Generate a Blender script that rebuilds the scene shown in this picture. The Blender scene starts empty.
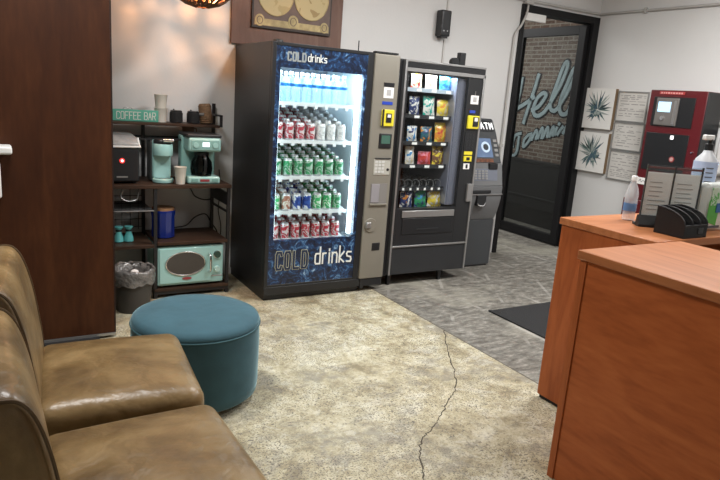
import bpy, math, random
from mathutils import Vector, Matrix, noise as mnoise
random.seed(7)
PI = math.pi
S = bpy.context.scene
COL = S.collection

# ------------------------------------------------------------------ camera
cam_data = bpy.data.cameras.new('camera')
cam = bpy.data.objects.new('camera', cam_data)
COL.objects.link(cam)
F_PX, YAW, PITCH, ROLL = 625.98, 0.5432, 0.22648, -0.07477
fw = Vector((math.sin(YAW)*math.cos(PITCH), math.cos(YAW)*math.cos(PITCH), -math.sin(PITCH)))
rt = Vector((math.cos(YAW), -math.sin(YAW), 0))
dn = fw.cross(rt)
r2 = rt*math.cos(ROLL) + dn*math.sin(ROLL)
d2 = -rt*math.sin(ROLL) + dn*math.cos(ROLL)
m = Matrix((r2, -d2, -fw)).transposed().to_4x4()
m.translation = Vector((0, 0, 1.5))
cam.matrix_world = m
cam_data.sensor_width = 36.0
cam_data.lens = F_PX/720*36.0
cam_data.clip_start = 0.02
S.camera = cam

# ------------------------------------------------------------------ world, lights, exposure
w = bpy.data.worlds.new('world'); S.world = w; w.use_nodes = True
w.node_tree.nodes['Background'].inputs[0].default_value = (0.8, 0.85, 0.9, 1)
w.node_tree.nodes['Background'].inputs[1].default_value = 0.3
S.view_settings.view_transform = 'Standard'
S.view_settings.look = 'None'
S.view_settings.gamma = 1.0
S.view_settings.use_curve_mapping = False
S.view_settings.exposure = 0.0

def area(name, loc, sx, sy, power, color=(1, 0.99, 0.975), rot=(0, 0, 0), spread=PI):
    l = bpy.data.lights.new(name, 'AREA'); l.shape = 'RECTANGLE'; l.size = sx; l.size_y = sy
    l.energy = power; l.color = color; l.spread = spread
    o = bpy.data.objects.new(name, l); COL.objects.link(o); o.location = loc; o.rotation_euler = rot
    return o
# ceiling lamps of the shop (the fixtures themselves are above the frame)
LIGHTS = [(2.25, 2.95, 0.30, 0.60, 43), (4.1, 2.5, 0.7, 0.7, 76), (0.3, 2.6, 0.5, 0.5, 44), (2.9, 0.6, 0.6, 0.6, 22)]
for i, (x, y, sx, sy, p) in enumerate(LIGHTS):
    area('ceiling_lamp', (x, y, 2.86), sx, sy, p)
area('hall_lamp', (4.7, 6.6, 2.86), 0.8, 1.6, 48)

# ------------------------------------------------------------------ materials
MATS = {}
def mat(name, col, rough=0.5, metal=0.0, spec=0.5, emit=None, estr=0.0, coat=0.0, noise=0.0, nscale=8.0, bump=0.0, bscale=40.0, sheen=0.0, alpha=1.0):
    if name in MATS: return MATS[name]
    m = bpy.data.materials.new(name); m.use_nodes = True
    nt = m.node_tree; b = nt.nodes['Principled BSDF']
    b.inputs['Base Color'].default_value = (*col, 1)
    b.inputs['Roughness'].default_value = rough
    b.inputs['Metallic'].default_value = metal
    b.inputs['Specular IOR Level'].default_value = spec
    b.inputs['Coat Weight'].default_value = coat
    b.inputs['Sheen Weight'].default_value = sheen
    b.inputs['Alpha'].default_value = alpha
    if emit:
        b.inputs['Emission Color'].default_value = (*emit, 1); b.inputs['Emission Strength'].default_value = estr
    if noise > 0 or bump > 0:
        tc = nt.nodes.new('ShaderNodeTexCoord')
        if noise > 0:
            n = nt.nodes.new('ShaderNodeTexNoise'); n.inputs['Scale'].default_value = nscale; n.inputs['Detail'].default_value = 5
            r = nt.nodes.new('ShaderNodeValToRGB')
            r.color_ramp.elements[0].position = 0.3; r.color_ramp.elements[1].position = 0.7
            r.color_ramp.elements[0].color = (*[c*(1-noise) for c in col], 1)
            r.color_ramp.elements[1].color = (*[min(1, c*(1+noise)) for c in col], 1)
            nt.links.new(tc.outputs['Object'], n.inputs['Vector']); nt.links.new(n.outputs['Fac'], r.inputs['Fac'])
            nt.links.new(r.outputs['Color'], b.inputs['Base Color'])
        if bump > 0:
            n2 = nt.nodes.new('ShaderNodeTexNoise'); n2.inputs['Scale'].default_value = bscale; n2.inputs['Detail'].default_value = 4
            bp = nt.nodes.new('ShaderNodeBump'); bp.inputs['Strength'].default_value = bump; bp.inputs['Distance'].default_value = 0.01
            nt.links.new(tc.outputs['Object'], n2.inputs['Vector']); nt.links.new(n2.outputs['Fac'], bp.inputs['Height'])
            nt.links.new(bp.outputs['Normal'], b.inputs['Normal'])
    MATS[name] = m
    return m

def ramp(nt, stops):
    r = nt.nodes.new('ShaderNodeValToRGB')
    e = r.color_ramp.elements
    while len(e) < len(stops): e.new(0.5)
    for el, (p, c) in zip(e, stops): el.position = p; el.color = (*c, 1)
    return r

def wood(name, cols, scale=(1, 1, 1), rough=0.35, nscale=3.0, distort=1.5, coat=0.0, fine=0.25, spec=0.25):
    """grain: a noise stretched along one axis (small scale value = long axis)"""
    m = bpy.data.materials.new(name); m.use_nodes = True; nt = m.node_tree; b = nt.nodes['Principled BSDF']
    tc = nt.nodes.new('ShaderNodeTexCoord'); mp = nt.nodes.new('ShaderNodeMapping')
    mp.inputs['Scale'].default_value = scale
    n = nt.nodes.new('ShaderNodeTexNoise'); n.inputs['Scale'].default_value = nscale; n.inputs['Detail'].default_value = 6
    n.inputs['Distortion'].default_value = distort
    n2 = nt.nodes.new('ShaderNodeTexNoise'); n2.inputs['Scale'].default_value = nscale*7; n2.inputs['Detail'].default_value = 3
    mx = nt.nodes.new('ShaderNodeMix'); mx.data_type = 'FLOAT'; mx.inputs[0].default_value = fine
    r = ramp(nt, [(0.28+0.44*i/(len(cols)-1), c) for i, c in enumerate(cols)])
    nt.links.new(tc.outputs['Object'], mp.inputs['Vector'])
    nt.links.new(mp.outputs['Vector'], n.inputs['Vector']); nt.links.new(mp.outputs['Vector'], n2.inputs['Vector'])
    nt.links.new(n.outputs['Fac'], mx.inputs[2]); nt.links.new(n2.outputs['Fac'], mx.inputs[3])
    nt.links.new(mx.outputs[0], r.inputs['Fac']); nt.links.new(r.outputs['Color'], b.inputs['Base Color'])
    b.inputs['Roughness'].default_value = rough; b.inputs['Coat Weight'].default_value = coat; b.inputs['Specular IOR Level'].default_value = spec
    MATS[name] = m
    return m

def patches(name, cols, scale=12.0, rough=0.35, pos=None, metal=0.0):
    """printed graphics of bold colour patches"""
    m = bpy.data.materials.new(name); m.use_nodes = True; nt = m.node_tree; b = nt.nodes['Principled BSDF']
    tc = nt.nodes.new('ShaderNodeTexCoord')
    n = nt.nodes.new('ShaderNodeTexNoise'); n.inputs['Scale'].default_value = scale; n.inputs['Detail'].default_value = 2
    n.inputs['Distortion'].default_value = 1.0
    k = len(cols)
    pos = pos or [0.0 if i == 0 else 0.36+0.28*(i-1)/max(1, k-2) for i in range(k)]
    r = ramp(nt, list(zip(pos, cols)))
    r.color_ramp.interpolation = 'CONSTANT'
    nt.links.new(tc.outputs['Object'], n.inputs['Vector']); nt.links.new(n.outputs['Fac'], r.inputs['Fac'])
    nt.links.new(r.outputs['Color'], b.inputs['Base Color'])
    b.inputs['Roughness'].default_value = rough; b.inputs['Metallic'].default_value = metal
    MATS[name] = m
    return m

def glass(name, tint=(1, 1, 1), refl=1.0, rough=0.0):
    m = bpy.data.materials.new(name); m.use_nodes = True; nt = m.node_tree
    for n in list(nt.nodes):
        if n.type == 'BSDF_PRINCIPLED': nt.nodes.remove(n)
    out = [n for n in nt.nodes if n.type == 'OUTPUT_MATERIAL'][0]
    tr = nt.nodes.new('ShaderNodeBsdfTransparent'); tr.inputs[0].default_value = (*tint, 1)
    gl = nt.nodes.new('ShaderNodeBsdfGlossy'); gl.inputs['Roughness'].default_value = rough
    fr = nt.nodes.new('ShaderNodeLayerWeight'); fr.inputs['Blend'].default_value = 0.5
    pw = nt.nodes.new('ShaderNodeMath'); pw.operation = 'POWER'; pw.inputs[1].default_value = 5.0
    mu = nt.nodes.new('ShaderNodeMath'); mu.operation = 'MULTIPLY_ADD'; mu.inputs[1].default_value = 0.8*refl; mu.inputs[2].default_value = 0.035*refl
    mx = nt.nodes.new('ShaderNodeMixShader')
    nt.links.new(fr.outputs['Facing'], pw.inputs[0]); nt.links.new(pw.outputs[0], mu.inputs[0]); nt.links.new(mu.outputs[0], mx.inputs[0])
    nt.links.new(tr.outputs[0], mx.inputs[1]); nt.links.new(gl.outputs[0], mx.inputs[2]); nt.links.new(mx.outputs[0], out.inputs[0])
    MATS[name] = m
    return m

def plaster(name, col):
    return mat(name, col, rough=0.7, noise=0.03, nscale=1.2, bump=0.08, bscale=60)

WALL = plaster('wall_paint', (0.66, 0.66, 0.65))
CEIL = plaster('ceiling_paint', (0.76, 0.75, 0.73))
BLACK = mat('black_metal', (0.012, 0.012, 0.014), rough=0.45)
BLACKP = mat('black_plastic', (0.015, 0.016, 0.018), rough=0.35)
MATTE = mat('matte_black', (0.01, 0.01, 0.011), rough=0.7)
DGREY = mat('dark_grey_metal', (0.026, 0.028, 0.031), rough=0.42, noise=0.06)
MACHSIDE = mat('machine_side_paint', (0.020, 0.021, 0.023), rough=0.4)
CHROME = mat('chrome', (0.75, 0.75, 0.76), rough=0.22, metal=1.0)
STEEL = mat('brushed_steel', (0.42, 0.42, 0.42), rough=0.38, metal=0.8)
TAUPE = mat('taupe_panel', (0.225, 0.21, 0.175), rough=0.42, noise=0.02)
WHITE = mat('white_plastic', (0.80, 0.80, 0.78), rough=0.4)
PAPER = mat('white_paper', (0.88, 0.87, 0.85), rough=0.8)
MINT = mat('mint_enamel', (0.35, 0.60, 0.57), rough=0.28, coat=0.3)
MINTD = mat('mint_sign_paint', (0.10, 0.38, 0.28), rough=0.6, noise=0.08)
CREAM = mat('cream_paint', (0.80, 0.74, 0.55), rough=0.5)
INK = mat('printed_ink', (0.10, 0.10, 0.11), rough=0.8)
INKL = mat('grey_print', (0.42, 0.42, 0.42), rough=0.8)
YELLOW = mat('yellow_plastic', (0.80, 0.68, 0.04), rough=0.4)
NAVY = mat('small_blue_display', (0.02, 0.04, 0.25), rough=0.2, emit=(0.05, 0.12, 0.7), estr=0.35)
REDP = mat('red_lacquer', (0.105, 0.008, 0.012), rough=0.35, coat=0.2)
GLASS = glass('clear_pane', (0.96, 0.98, 0.98), 0.6)
DOORGLASS = glass('door_pane', (0.80, 0.82, 0.82), 0.8)
ACRYL = glass('clear_acrylic', (0.93, 0.95, 0.95), 1.0)
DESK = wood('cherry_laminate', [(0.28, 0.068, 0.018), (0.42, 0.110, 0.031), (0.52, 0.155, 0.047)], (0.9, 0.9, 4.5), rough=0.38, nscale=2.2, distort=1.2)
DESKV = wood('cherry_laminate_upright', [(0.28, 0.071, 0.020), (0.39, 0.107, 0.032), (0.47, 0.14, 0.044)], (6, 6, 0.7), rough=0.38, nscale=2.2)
DESKT = wood('cherry_laminate_lit_top', [(0.33, 0.115, 0.042), (0.44, 0.165, 0.065), (0.52, 0.21, 0.09)], (5, 0.5, 5), rough=0.36, nscale=2.5)  # paler copy of the cherry: light falling on the top put into colour
DESKT2 = wood('cherry_laminate_lit_counter', [(0.33, 0.115, 0.042), (0.44, 0.165, 0.065), (0.52, 0.21, 0.09)], (0.5, 5, 5), rough=0.36, nscale=2.5)  # same paler cherry, the lit look of the counter top painted in
CABW = wood('dark_walnut', [(0.030, 0.0080, 0.0022), (0.050, 0.0145, 0.0040), (0.077, 0.025, 0.0075)], (2.6, 2.6, 0.5), rough=0.55, nscale=2.4, distort=1.0, fine=0.35)
SHELFW = wood('shelf_walnut', [(0.022, 0.012, 0.008), (0.045, 0.024, 0.015), (0.075, 0.042, 0.026)], (0.8, 5, 5), rough=0.5, nscale=3)
BOARDW = wood('mauve_brown_board', [(0.135, 0.080, 0.062), (0.175, 0.105, 0.083), (0.215, 0.135, 0.105)], (3, 3, 0.6), rough=0.6, nscale=3)

def floor_material():
    m = bpy.data.materials.new('stained_concrete'); m.use_nodes = True; nt = m.node_tree; b = nt.nodes['Principled BSDF']
    L = nt.links.new
    tc = nt.nodes.new('ShaderNodeTexCoord')
    def nz(scale, detail=6, dist=0.0, rough=0.55, vec=None):
        n = nt.nodes.new('ShaderNodeTexNoise'); n.inputs['Scale'].default_value = scale; n.inputs['Detail'].default_value = detail
        n.inputs['Distortion'].default_value = dist; n.inputs['Roughness'].default_value = rough
        L(vec or tc.outputs['Object'], n.inputs['Vector']); return n.outputs['Fac']
    def mixc(fac, a, bb, mode='MIX'):
        x = nt.nodes.new('ShaderNodeMix'); x.data_type = 'RGBA'; x.blend_type = mode
        if isinstance(fac, float): x.inputs[0].default_value = fac
        else: L(fac, x.inputs[0])
        for s, v in ((6, a), (7, bb)):
            if isinstance(v, tuple): x.inputs[s].default_value = (*v, 1)
            else: L(v, x.inputs[s])
        return x.outputs[2]
    # beige zone: cream with warm stains, grey worn areas and dark pits
    def mul(p, q):
        x = nt.nodes.new('ShaderNodeMath'); x.operation = 'MULTIPLY'; L(p, x.inputs[0])
        if isinstance(q, float): x.inputs[1].default_value = q
        else: L(q, x.inputs[1])
        return x.outputs[0]
    def thr(fac, lo, hi):
        r = ramp(nt, [(lo, (0, 0, 0)), (hi, (1, 1, 1))]); L(fac, r.inputs['Fac']); return r.outputs['Color']
    r1 = ramp(nt, [(0.39, (0.25, 0.205, 0.12)), (0.465, (0.42, 0.365, 0.235)), (0.53, (0.54, 0.49, 0.34)), (0.61, (0.67, 0.64, 0.51))]); L(nz(4.2, 12, 0.3, 0.82), r1.inputs['Fac'])
    beige = mixc(mul(thr(nz(2.2, 10, 0.3, 0.82), 0.52, 0.59), 0.7), r1.outputs['Color'], (0.27, 0.25, 0.205))
    beige = mixc(mul(thr(nz(4.0, 10, 0.8, 0.8), 0.54, 0.60), 0.5), beige, (0.70, 0.68, 0.58))
    beige = mixc(mul(thr(nz(24, 6, 0.3, 0.8), 0.52, 0.60), 0.5), beige, (0.20, 0.175, 0.13))
    beige = mixc(mul(mul(thr(nz(115, 2, 0, 0.6), 0.55, 0.60), thr(nz(2.4, 6, 0, 0.6), 0.40, 0.55)), 0.85), beige, (0.095, 0.08, 0.06))
    beige = mixc(mul(mul(thr(nz(55, 3, 0.0, 0.6), 0.595, 0.625), thr(nz(1.9, 5, 0, 0.6), 0.44, 0.56)), 0.85), beige, (0.10, 0.085, 0.065))
    # grey zone: bare worn concrete with streaks and a few straight score marks
    mp = nt.nodes.new('ShaderNodeMapping'); mp.inputs['Scale'].default_value = (1, 2.6, 1); L(tc.outputs['Object'], mp.inputs['Vector'])
    r2_ = ramp(nt, [(0.40, (0.095, 0.086, 0.073)), (0.475, (0.16, 0.149, 0.128)), (0.53, (0.21, 0.197, 0.171)), (0.61, (0.34, 0.32, 0.285))]); L(nz(9, 12, 0.15, 0.8, mp.outputs['Vector']), r2_.inputs['Fac'])
    grey = mixc(mul(thr(nz(1.1, 6, 0, 0.6), 0.54, 0.66), 0.55), r2_.outputs['Color'], (0.42, 0.40, 0.33))
    def lines(rotz, scale, thick, dst):
        mp2 = nt.nodes.new('ShaderNodeMapping'); mp2.inputs['Rotation'].default_value = (0, 0, rotz); L(tc.outputs['Object'], mp2.inputs['Vector'])
        wv = nt.nodes.new('ShaderNodeTexWave'); wv.inputs['Scale'].default_value = scale; wv.inputs['Distortion'].default_value = dst
        wv.inputs['Detail'].default_value = 1; L(mp2.outputs['Vector'], wv.inputs['Vector'])
        return mul(mul(thr(wv.outputs['Fac'], thick, thick+0.006), thr(nz(2.3+rotz, 3), 0.50, 0.60)), 0.45)
    grey = mixc(lines(0.0, 0.55, 0.988, 0.1), grey, (0.50, 0.48, 0.44))
    grey = mixc(lines(0.55, 0.7, 0.990, 0.1), grey, (0.48, 0.46, 0.42))
    grey = mixc(lines(-0.35, 0.6, 0.990, 0.1), grey, (0.10, 0.095, 0.085))
    sx = nt.nodes.new('ShaderNodeSeparateXYZ'); L(tc.outputs['Object'], sx.inputs[0])
    st = nt.nodes.new('ShaderNodeMath'); st.operation = 'GREATER_THAN'; L(sx.outputs['X'], st.inputs[0]); st.inputs[1].default_value = 2.59
    col = mixc(st.outputs[0], beige, grey)
    d = nt.nodes.new('ShaderNodeMath'); d.operation = 'SUBTRACT'; L(sx.outputs['X'], d.inputs[0]); d.inputs[1].default_value = 2.59
    a = nt.nodes.new('ShaderNodeMath'); a.operation = 'ABSOLUTE'; L(d.outputs[0], a.inputs[0])
    lt = nt.nodes.new('ShaderNodeMath'); lt.operation = 'LESS_THAN'; L(a.outputs[0], lt.inputs[0]); lt.inputs[1].default_value = 0.005
    col = mixc(lt.outputs[0], col, (0.10, 0.085, 0.065))
    L(col, b.inputs['Base Color'])
    rr = ramp(nt, [(0.35, (0.36, 0.36, 0.36)), (0.65, (0.62, 0.62, 0.62))]); L(nz(3, 5), rr.inputs['Fac']); L(rr.outputs['Color'], b.inputs['Roughness'])
    bp = nt.nodes.new('ShaderNodeBump'); bp.inputs['Strength'].default_value = 0.15; bp.inputs['Distance'].default_value = 0.01
    L(nz(30, 5), bp.inputs['Height']); L(bp.outputs['Normal'], b.inputs['Normal'])
    return m
FLOOR = floor_material()

def brick_material():
    m = bpy.data.materials.new('old_brick'); m.use_nodes = True; nt = m.node_tree; b = nt.nodes['Principled BSDF']; L = nt.links.new
    tc = nt.nodes.new('ShaderNodeTexCoord'); s = nt.nodes.new('ShaderNodeSeparateXYZ'); c = nt.nodes.new('ShaderNodeCombineXYZ')
    L(tc.outputs['Object'], s.inputs[0]); L(s.outputs['Y'], c.inputs['X']); L(s.outputs['Z'], c.inputs['Y'])
    br = nt.nodes.new('ShaderNodeTexBrick'); br.inputs['Scale'].default_value = 1.0
    br.inputs['Brick Width'].default_value = 0.165; br.inputs['Row Height'].default_value = 0.052; br.inputs['Mortar Size'].default_value = 0.007
    br.inputs['Color1'].default_value = (0.115, 0.068, 0.050, 1); br.inputs['Color2'].default_value = (0.20, 0.145, 0.11, 1); br.inputs['Mortar'].default_value = (0.30, 0.275, 0.235, 1)
    L(c.outputs[0], br.inputs['Vector'])
    n = nt.nodes.new('ShaderNodeTexNoise'); n.inputs['Scale'].default_value = 12; n.inputs['Detail'].default_value = 9; n.inputs['Roughness'].default_value = .75; L(tc.outputs['Object'], n.inputs['Vector'])
    r = ramp(nt, [(0.5, (0, 0, 0)), (0.68, (0.8, 0.8, 0.8))]); L(n.outputs['Fac'], r.inputs['Fac'])
    x = nt.nodes.new('ShaderNodeMix'); x.data_type = 'RGBA'; L(r.outputs['Color'], x.inputs[0]); L(br.outputs['Color'], x.inputs[6]); x.inputs[7].default_value = (0.30, 0.27, 0.22, 1)
    L(x.outputs[2], b.inputs['Base Color']); b.inputs['Roughness'].default_value = 0.85
    return m
BRICK = brick_material()

def leather_material():
    m = bpy.data.materials.new('tan_leather'); m.use_nodes = True; nt = m.node_tree; b = nt.nodes['Principled BSDF']; L = nt.links.new
    tc = nt.nodes.new('ShaderNodeTexCoord')
    n = nt.nodes.new('ShaderNodeTexNoise'); n.inputs['Scale'].default_value = 6; n.inputs['Detail'].default_value = 6; n.inputs['Distortion'].default_value = 0.4
    L(tc.outputs['Object'], n.inputs['Vector'])
    r = ramp(nt, [(0.34, (0.120, 0.073, 0.029)), (0.5, (0.185, 0.117, 0.047)), (0.66, (0.265, 0.176, 0.078))]); L(n.outputs['Fac'], r.inputs['Fac']); L(r.outputs['Color'], b.inputs['Base Color'])
    n2 = nt.nodes.new('ShaderNodeTexNoise'); n2.inputs['Scale'].default_value = 9; n2.inputs['Detail'].default_value = 3; n2.inputs['Distortion'].default_value = 0.3; L(tc.outputs['Object'], n2.inputs['Vector'])
    n3 = nt.nodes.new('ShaderNodeTexVoronoi'); n3.inputs['Scale'].default_value = 260; L(tc.outputs['Object'], n3.inputs['Vector'])
    b1 = nt.nodes.new('ShaderNodeBump'); b1.inputs['Strength'].default_value = 0.6; b1.inputs['Distance'].default_value = 0.02; L(n2.outputs['Fac'], b1.inputs['Height'])
    b2 = nt.nodes.new('ShaderNodeBump'); b2.inputs['Strength'].default_value = 0.12; b2.inputs['Distance'].default_value = 0.002; L(n3.outputs['Distance'], b2.inputs['Height']); L(b1.outputs['Normal'], b2.inputs['Normal'])
    L(b2.outputs['Normal'], b.inputs['Normal']); b.inputs['Roughness'].default_value = 0.36
    b.inputs['Specular IOR Level'].default_value = 0.55
    return m
LEATHER = leather_material()

# ------------------------------------------------------------------ mesh helpers
class MB:
    def __init__(self): self.v = []; self.f = []; self.mi = []; self.cur = 0
    def add(self, vs, fs):
        o = len(self.v); self.v += [tuple(p) for p in vs]; self.f += [tuple(i+o for i in f) for f in fs]; self.mi += [self.cur]*len(fs); return self
    def box(self, x0, x1, y0, y1, z0, z1):
        vs = [(x, y, z) for x in (x0, x1) for y in (y0, y1) for z in (z0, z1)]
        return self.add(vs, [(0, 1, 3, 2), (4, 6, 7, 5), (0, 4, 5, 1), (2, 3, 7, 6), (0, 2, 6, 4), (1, 5, 7, 3)])
    def prism(self, pts, axis, a, b):
        """extrude a 2-D outline along axis from a to b"""
        def p3(p, t): return {'x': (t, p[0], p[1]), 'y': (p[0], t, p[1]), 'z': (p[0], p[1], t)}[axis]
        n = len(pts); vs = [p3(p, a) for p in pts] + [p3(p, b) for p in pts]
        fs = [tuple(range(n))[::-1], tuple(range(n, 2*n))] + [(i, (i+1) % n, n+(i+1) % n, n+i) for i in range(n)]
        return self.add(vs, fs)
    def lathe(self, prof, c=(0, 0, 0), seg=24, axis='z', cap=True, a0=0.0):
        vs = []; fs = []; k = len(prof)
        for j in range(seg):
            t = a0+2*PI*j/seg; ct, st = math.cos(t), math.sin(t)
            for r, h in prof:
                p = {'z': (r*ct, r*st, h), 'y': (r*ct, h, r*st), 'x': (h, r*ct, r*st)}[axis]
                vs.append((c[0]+p[0], c[1]+p[1], c[2]+p[2]))
        for j in range(seg):
            j2 = (j+1) % seg
            for i in range(k-1): fs.append((j*k+i, j2*k+i, j2*k+i+1, j*k+i+1))
        if cap:
            fs.append(tuple(j*k for j in range(seg))[::-1]); fs.append(tuple(j*k+k-1 for j in range(seg)))
        return self.add(vs, fs)
    def cyl(self, c, r, h, seg=24, axis='z', r2=None):
        return self.lathe([(r, 0), (r if r2 is None else r2, h)], c, seg, axis)
    def tube(self, pts, r, seg=8, closed=False, flat=None):
        pts = [Vector(p) for p in pts]; n = len(pts); vs = []; fs = []
        up = Vector((0, 0, 1)); prev = None
        for i, p in enumerate(pts):
            a = pts[(i-1) % n] if (closed or i > 0) else p; b = pts[(i+1) % n] if (closed or i < n-1) else p
            t = (b-a); t = t.normalized() if t.length > 1e-9 else Vector((1, 0, 0))
            if prev is None:
                u = up if abs(t.z) < 0.9 else Vector((1, 0, 0))
                s = t.cross(u).normalized()
            else:
                s = (prev - t*prev.dot(t)); s = s.normalized() if s.length > 1e-6 else t.orthogonal().normalized()
            prev = s; q = s.cross(t)
            rr = r[i] if isinstance(r, (list, tuple)) else r
            for j in range(seg):
                a_ = 2*PI*j/seg; vs.append(p + s*math.cos(a_)*rr + q*math.sin(a_)*rr)
        m_ = n if closed else n-1
        for i in range(m_):
            i2 = (i+1) % n
            for j in range(seg):
                j2 = (j+1) % seg; fs.append((i*seg+j, i*seg+j2, i2*seg+j2, i2*seg+j))
        if not closed:
            fs.append(tuple(range(seg))[::-1]); fs.append(tuple((n-1)*seg+j for j in range(seg)))
        return self.add(vs, fs)
    def rbox(self, x0, x1, y0, y1, z0, z1, r, puff=0.0, n=8, rs=4, puffx=0.0):
        c = Vector(((x0+x1)/2, (y0+y1)/2, (z0+z1)/2)); h = [(x1-x0)/2, (y1-y0)/2, (z1-z0)/2]
        def samples(hh):
            out = [-hh + r*(1-math.cos(PI/2*i/rs))*1.0 for i in range(rs)]
            inner = hh-r
            out += [-inner + 2*inner*i/n for i in range(n+1)]
            out += [-o for o in out[:rs][::-1]]
            return out
        for ax in range(3):
            u, v = [(1, 2), (2, 0), (0, 1)][ax]
            su, sv = samples(h[u]), samples(h[v])
            for sg in (-1, 1):
                vs = []; fs = []
                for a in su:
                    for b in sv:
                        p = [0, 0, 0]; p[ax] = sg*h[ax]; p[u] = a; p[v] = b
                        inn = Vector([max(-(h[k]-r), min(h[k]-r, p[k])) for k in range(3)]); d = Vector(p)-inn
                        if d.length > 1e-9: d = d.normalized()*r
                        q = inn+d
                        if puff and q.z > 0: q.z += puff*(1-(q.x/h[0])**2)*(1-(q.y/h[1])**2)*(q.z/h[2])
                        if puffx and q.x > 0: q.x += puffx*(1-(q.y/h[1])**2)*(1-(q.z/h[2])**2)*(q.x/h[0])
                        vs.append(c+q)
                m_ = len(sv)
                for i in range(len(su)-1):
                    for j in range(m_-1):
                        f = (i*m_+j, (i+1)*m_+j, (i+1)*m_+j+1, i*m_+j+1)
                        fs.append(f if sg > 0 else f[::-1])
                self.add(vs, fs)
        return self
    def build(self, name, mats, parent=None, bevel=0.0, smooth=True, label=None, angle=0.7, loc=None, weld=False):
        me = bpy.data.meshes.new(name); me.from_pydata([tuple(p) for p in self.v], [], self.f); me.validate()
        if not isinstance(mats, (list, tuple)): mats = [mats]
        for mm in mats: me.materials.append(mm)
        if len(mats) > 1:
            for p, i in zip(me.polygons, self.mi): p.material_index = i
        import bmesh
        bm = bmesh.new(); bm.from_mesh(me)
        if weld: bmesh.ops.remove_doubles(bm, verts=bm.verts, dist=1e-5)
        bmesh.ops.recalc_face_normals(bm, faces=bm.faces); bm.to_mesh(me); bm.free()
        if smooth:
            me.shade_smooth(); me.set_sharp_from_angle(angle=angle)
        o = bpy.data.objects.new(name, me); COL.objects.link(o)
        if parent: o.parent = parent
        if loc: o.location = loc
        if bevel > 0:
            b = o.modifiers.new('bevel', 'BEVEL'); b.width = bevel; b.segments = 2; b.limit_method = 'ANGLE'
        if label: o['label'] = label
        return o

def tag(o, label, cat, group=None, kind=None):
    o['label'] = label; o['category'] = cat
    if group: o['group'] = group
    if kind: o['kind'] = kind
    return o
def thing(name, label, cat, loc, rotz=0, group=None):
    o = bpy.data.objects.new(name, None); COL.objects.link(o); o.location = loc; o.rotation_euler = (0, 0, rotz); o.empty_display_size = 0.1
    return tag(o, label, cat, group)
def struct(o, label=None):
    o['kind'] = 'structure'
    if label: o['label'] = label
    return o
def B(*a): return MB().box(*a)
def copy_tree(src, loc, label, parent=None):
    c = src.copy(); COL.objects.link(c); c.location = loc; c['label'] = label
    for ch in src.children:
        d = ch.copy(); COL.objects.link(d); d.parent = c
    return c
def smooth_pts(pts, sub=6, closed=False):
    pts = [Vector(p) for p in pts]; n = len(pts); out = []
    for i in range(n if closed else n-1):
        p0 = pts[(i-1) % n] if (closed or i > 0) else pts[0]; p1 = pts[i]; p2 = pts[(i+1) % n]; p3 = pts[(i+2) % n] if (closed or i+2 < n) else pts[-1]
        for k in range(sub):
            t = k/sub
            out.append(0.5*((2*p1)+(p2-p0)*t+(2*p0-5*p1+4*p2-p3)*t*t+(3*p1-p0-3*p2+p3)*t**3))
    if not closed: out.append(pts[-1])
    return out

# stroke lettering on a unit cell (0..1 wide, 0..1 high)
GL = {
 'C': [[(1, .82), (.85, 1), (.15, 1), (0, .85), (0, .15), (.15, 0), (.85, 0), (1, .18)]],
 'O': [[(.15, 1), (.85, 1), (1, .85), (1, .15), (.85, 0), (.15, 0), (0, .15), (0, .85), (.15, 1)]],
 'L': [[(0, 1), (0, 0), (1, 0)]], 'D': [[(0, 0), (0, 1), (.75, 1), (1, .8), (1, .2), (.75, 0), (0, 0)]],
 'F': [[(0, 0), (0, 1), (1, 1)], [(0, .52), (.8, .52)]], 'E': [[(1, 0), (0, 0), (0, 1), (1, 1)], [(0, .52), (.8, .52)]],
 'B': [[(0, 0), (0, 1), (.8, 1), (1, .85), (1, .65), (.8, .52), (0, .52)], [(.8, .52), (1, .4), (1, .15), (.8, 0), (0, 0)]],
 'A': [[(0, 0), (.5, 1), (1, 0)], [(.2, .38), (.8, .38)]], 'R': [[(0, 0), (0, 1), (.8, 1), (1, .85), (1, .65), (.8, .5), (0, .5)], [(.45, .5), (1, 0)]],
 'T': [[(.5, 0), (.5, 1)], [(0, 1), (1, 1)]], 'M': [[(0, 0), (0, 1), (.5, .4), (1, 1), (1, 0)]],
 'd': [[(1, 1), (1, 0), (.15, 0), (0, .12), (0, .5), (.15, .62), (1, .62)]], 'r': [[(0, 0), (0, .62)], [(0, .5), (.35, .62), (.9, .62)]],
 'i': [[(.5, 0), (.5, .62)], [(.5, .76), (.5, .86)]], 'n': [[(0, 0), (0, .62)], [(0, .5), (.3, .62), (.8, .62), (1, .5), (1, 0)]],
 'k': [[(0, 0), (0, 1)], [(.95, .64), (0, .28), (.95, 0)]], 's': [[(.95, .6), (.15, .62), (0, .5), (.1, .36), (.9, .28), (1, .14), (.85, 0), (.05, .02)]],
 ' ': [], '-': [[(.1, .5), (.9, .5)]],
}
def stroke_text(txt, x, z, w, h, gap, y, r, depth=0.002, mb=None):
    """flat letters in the XZ plane, standing proud of the plane y towards -y"""
    mb = mb or MB(); cnt = 0
    for ch in txt:
        w_ = w*{'i': .2, 'r': .72, ' ': .45}.get(ch, 1.0)
        for st in GL[ch]:
            for (a, b), (c, d) in zip(st, st[1:]):
                p = Vector((x+a*w_, z+b*h)); q = Vector((x+c*w_, z+d*h)); t = (q-p).normalized(); n = Vector((-t.y, t.x))*r
                p -= t*r*0.8; q += t*r*0.8
                cnt += 1; mb.prism([(p-n)[:], (q-n)[:], (q+n)[:], (p+n)[:]], 'y', y-depth-.00015*(cnt % 4), y)
        x += w_+gap
    return mb

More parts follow.
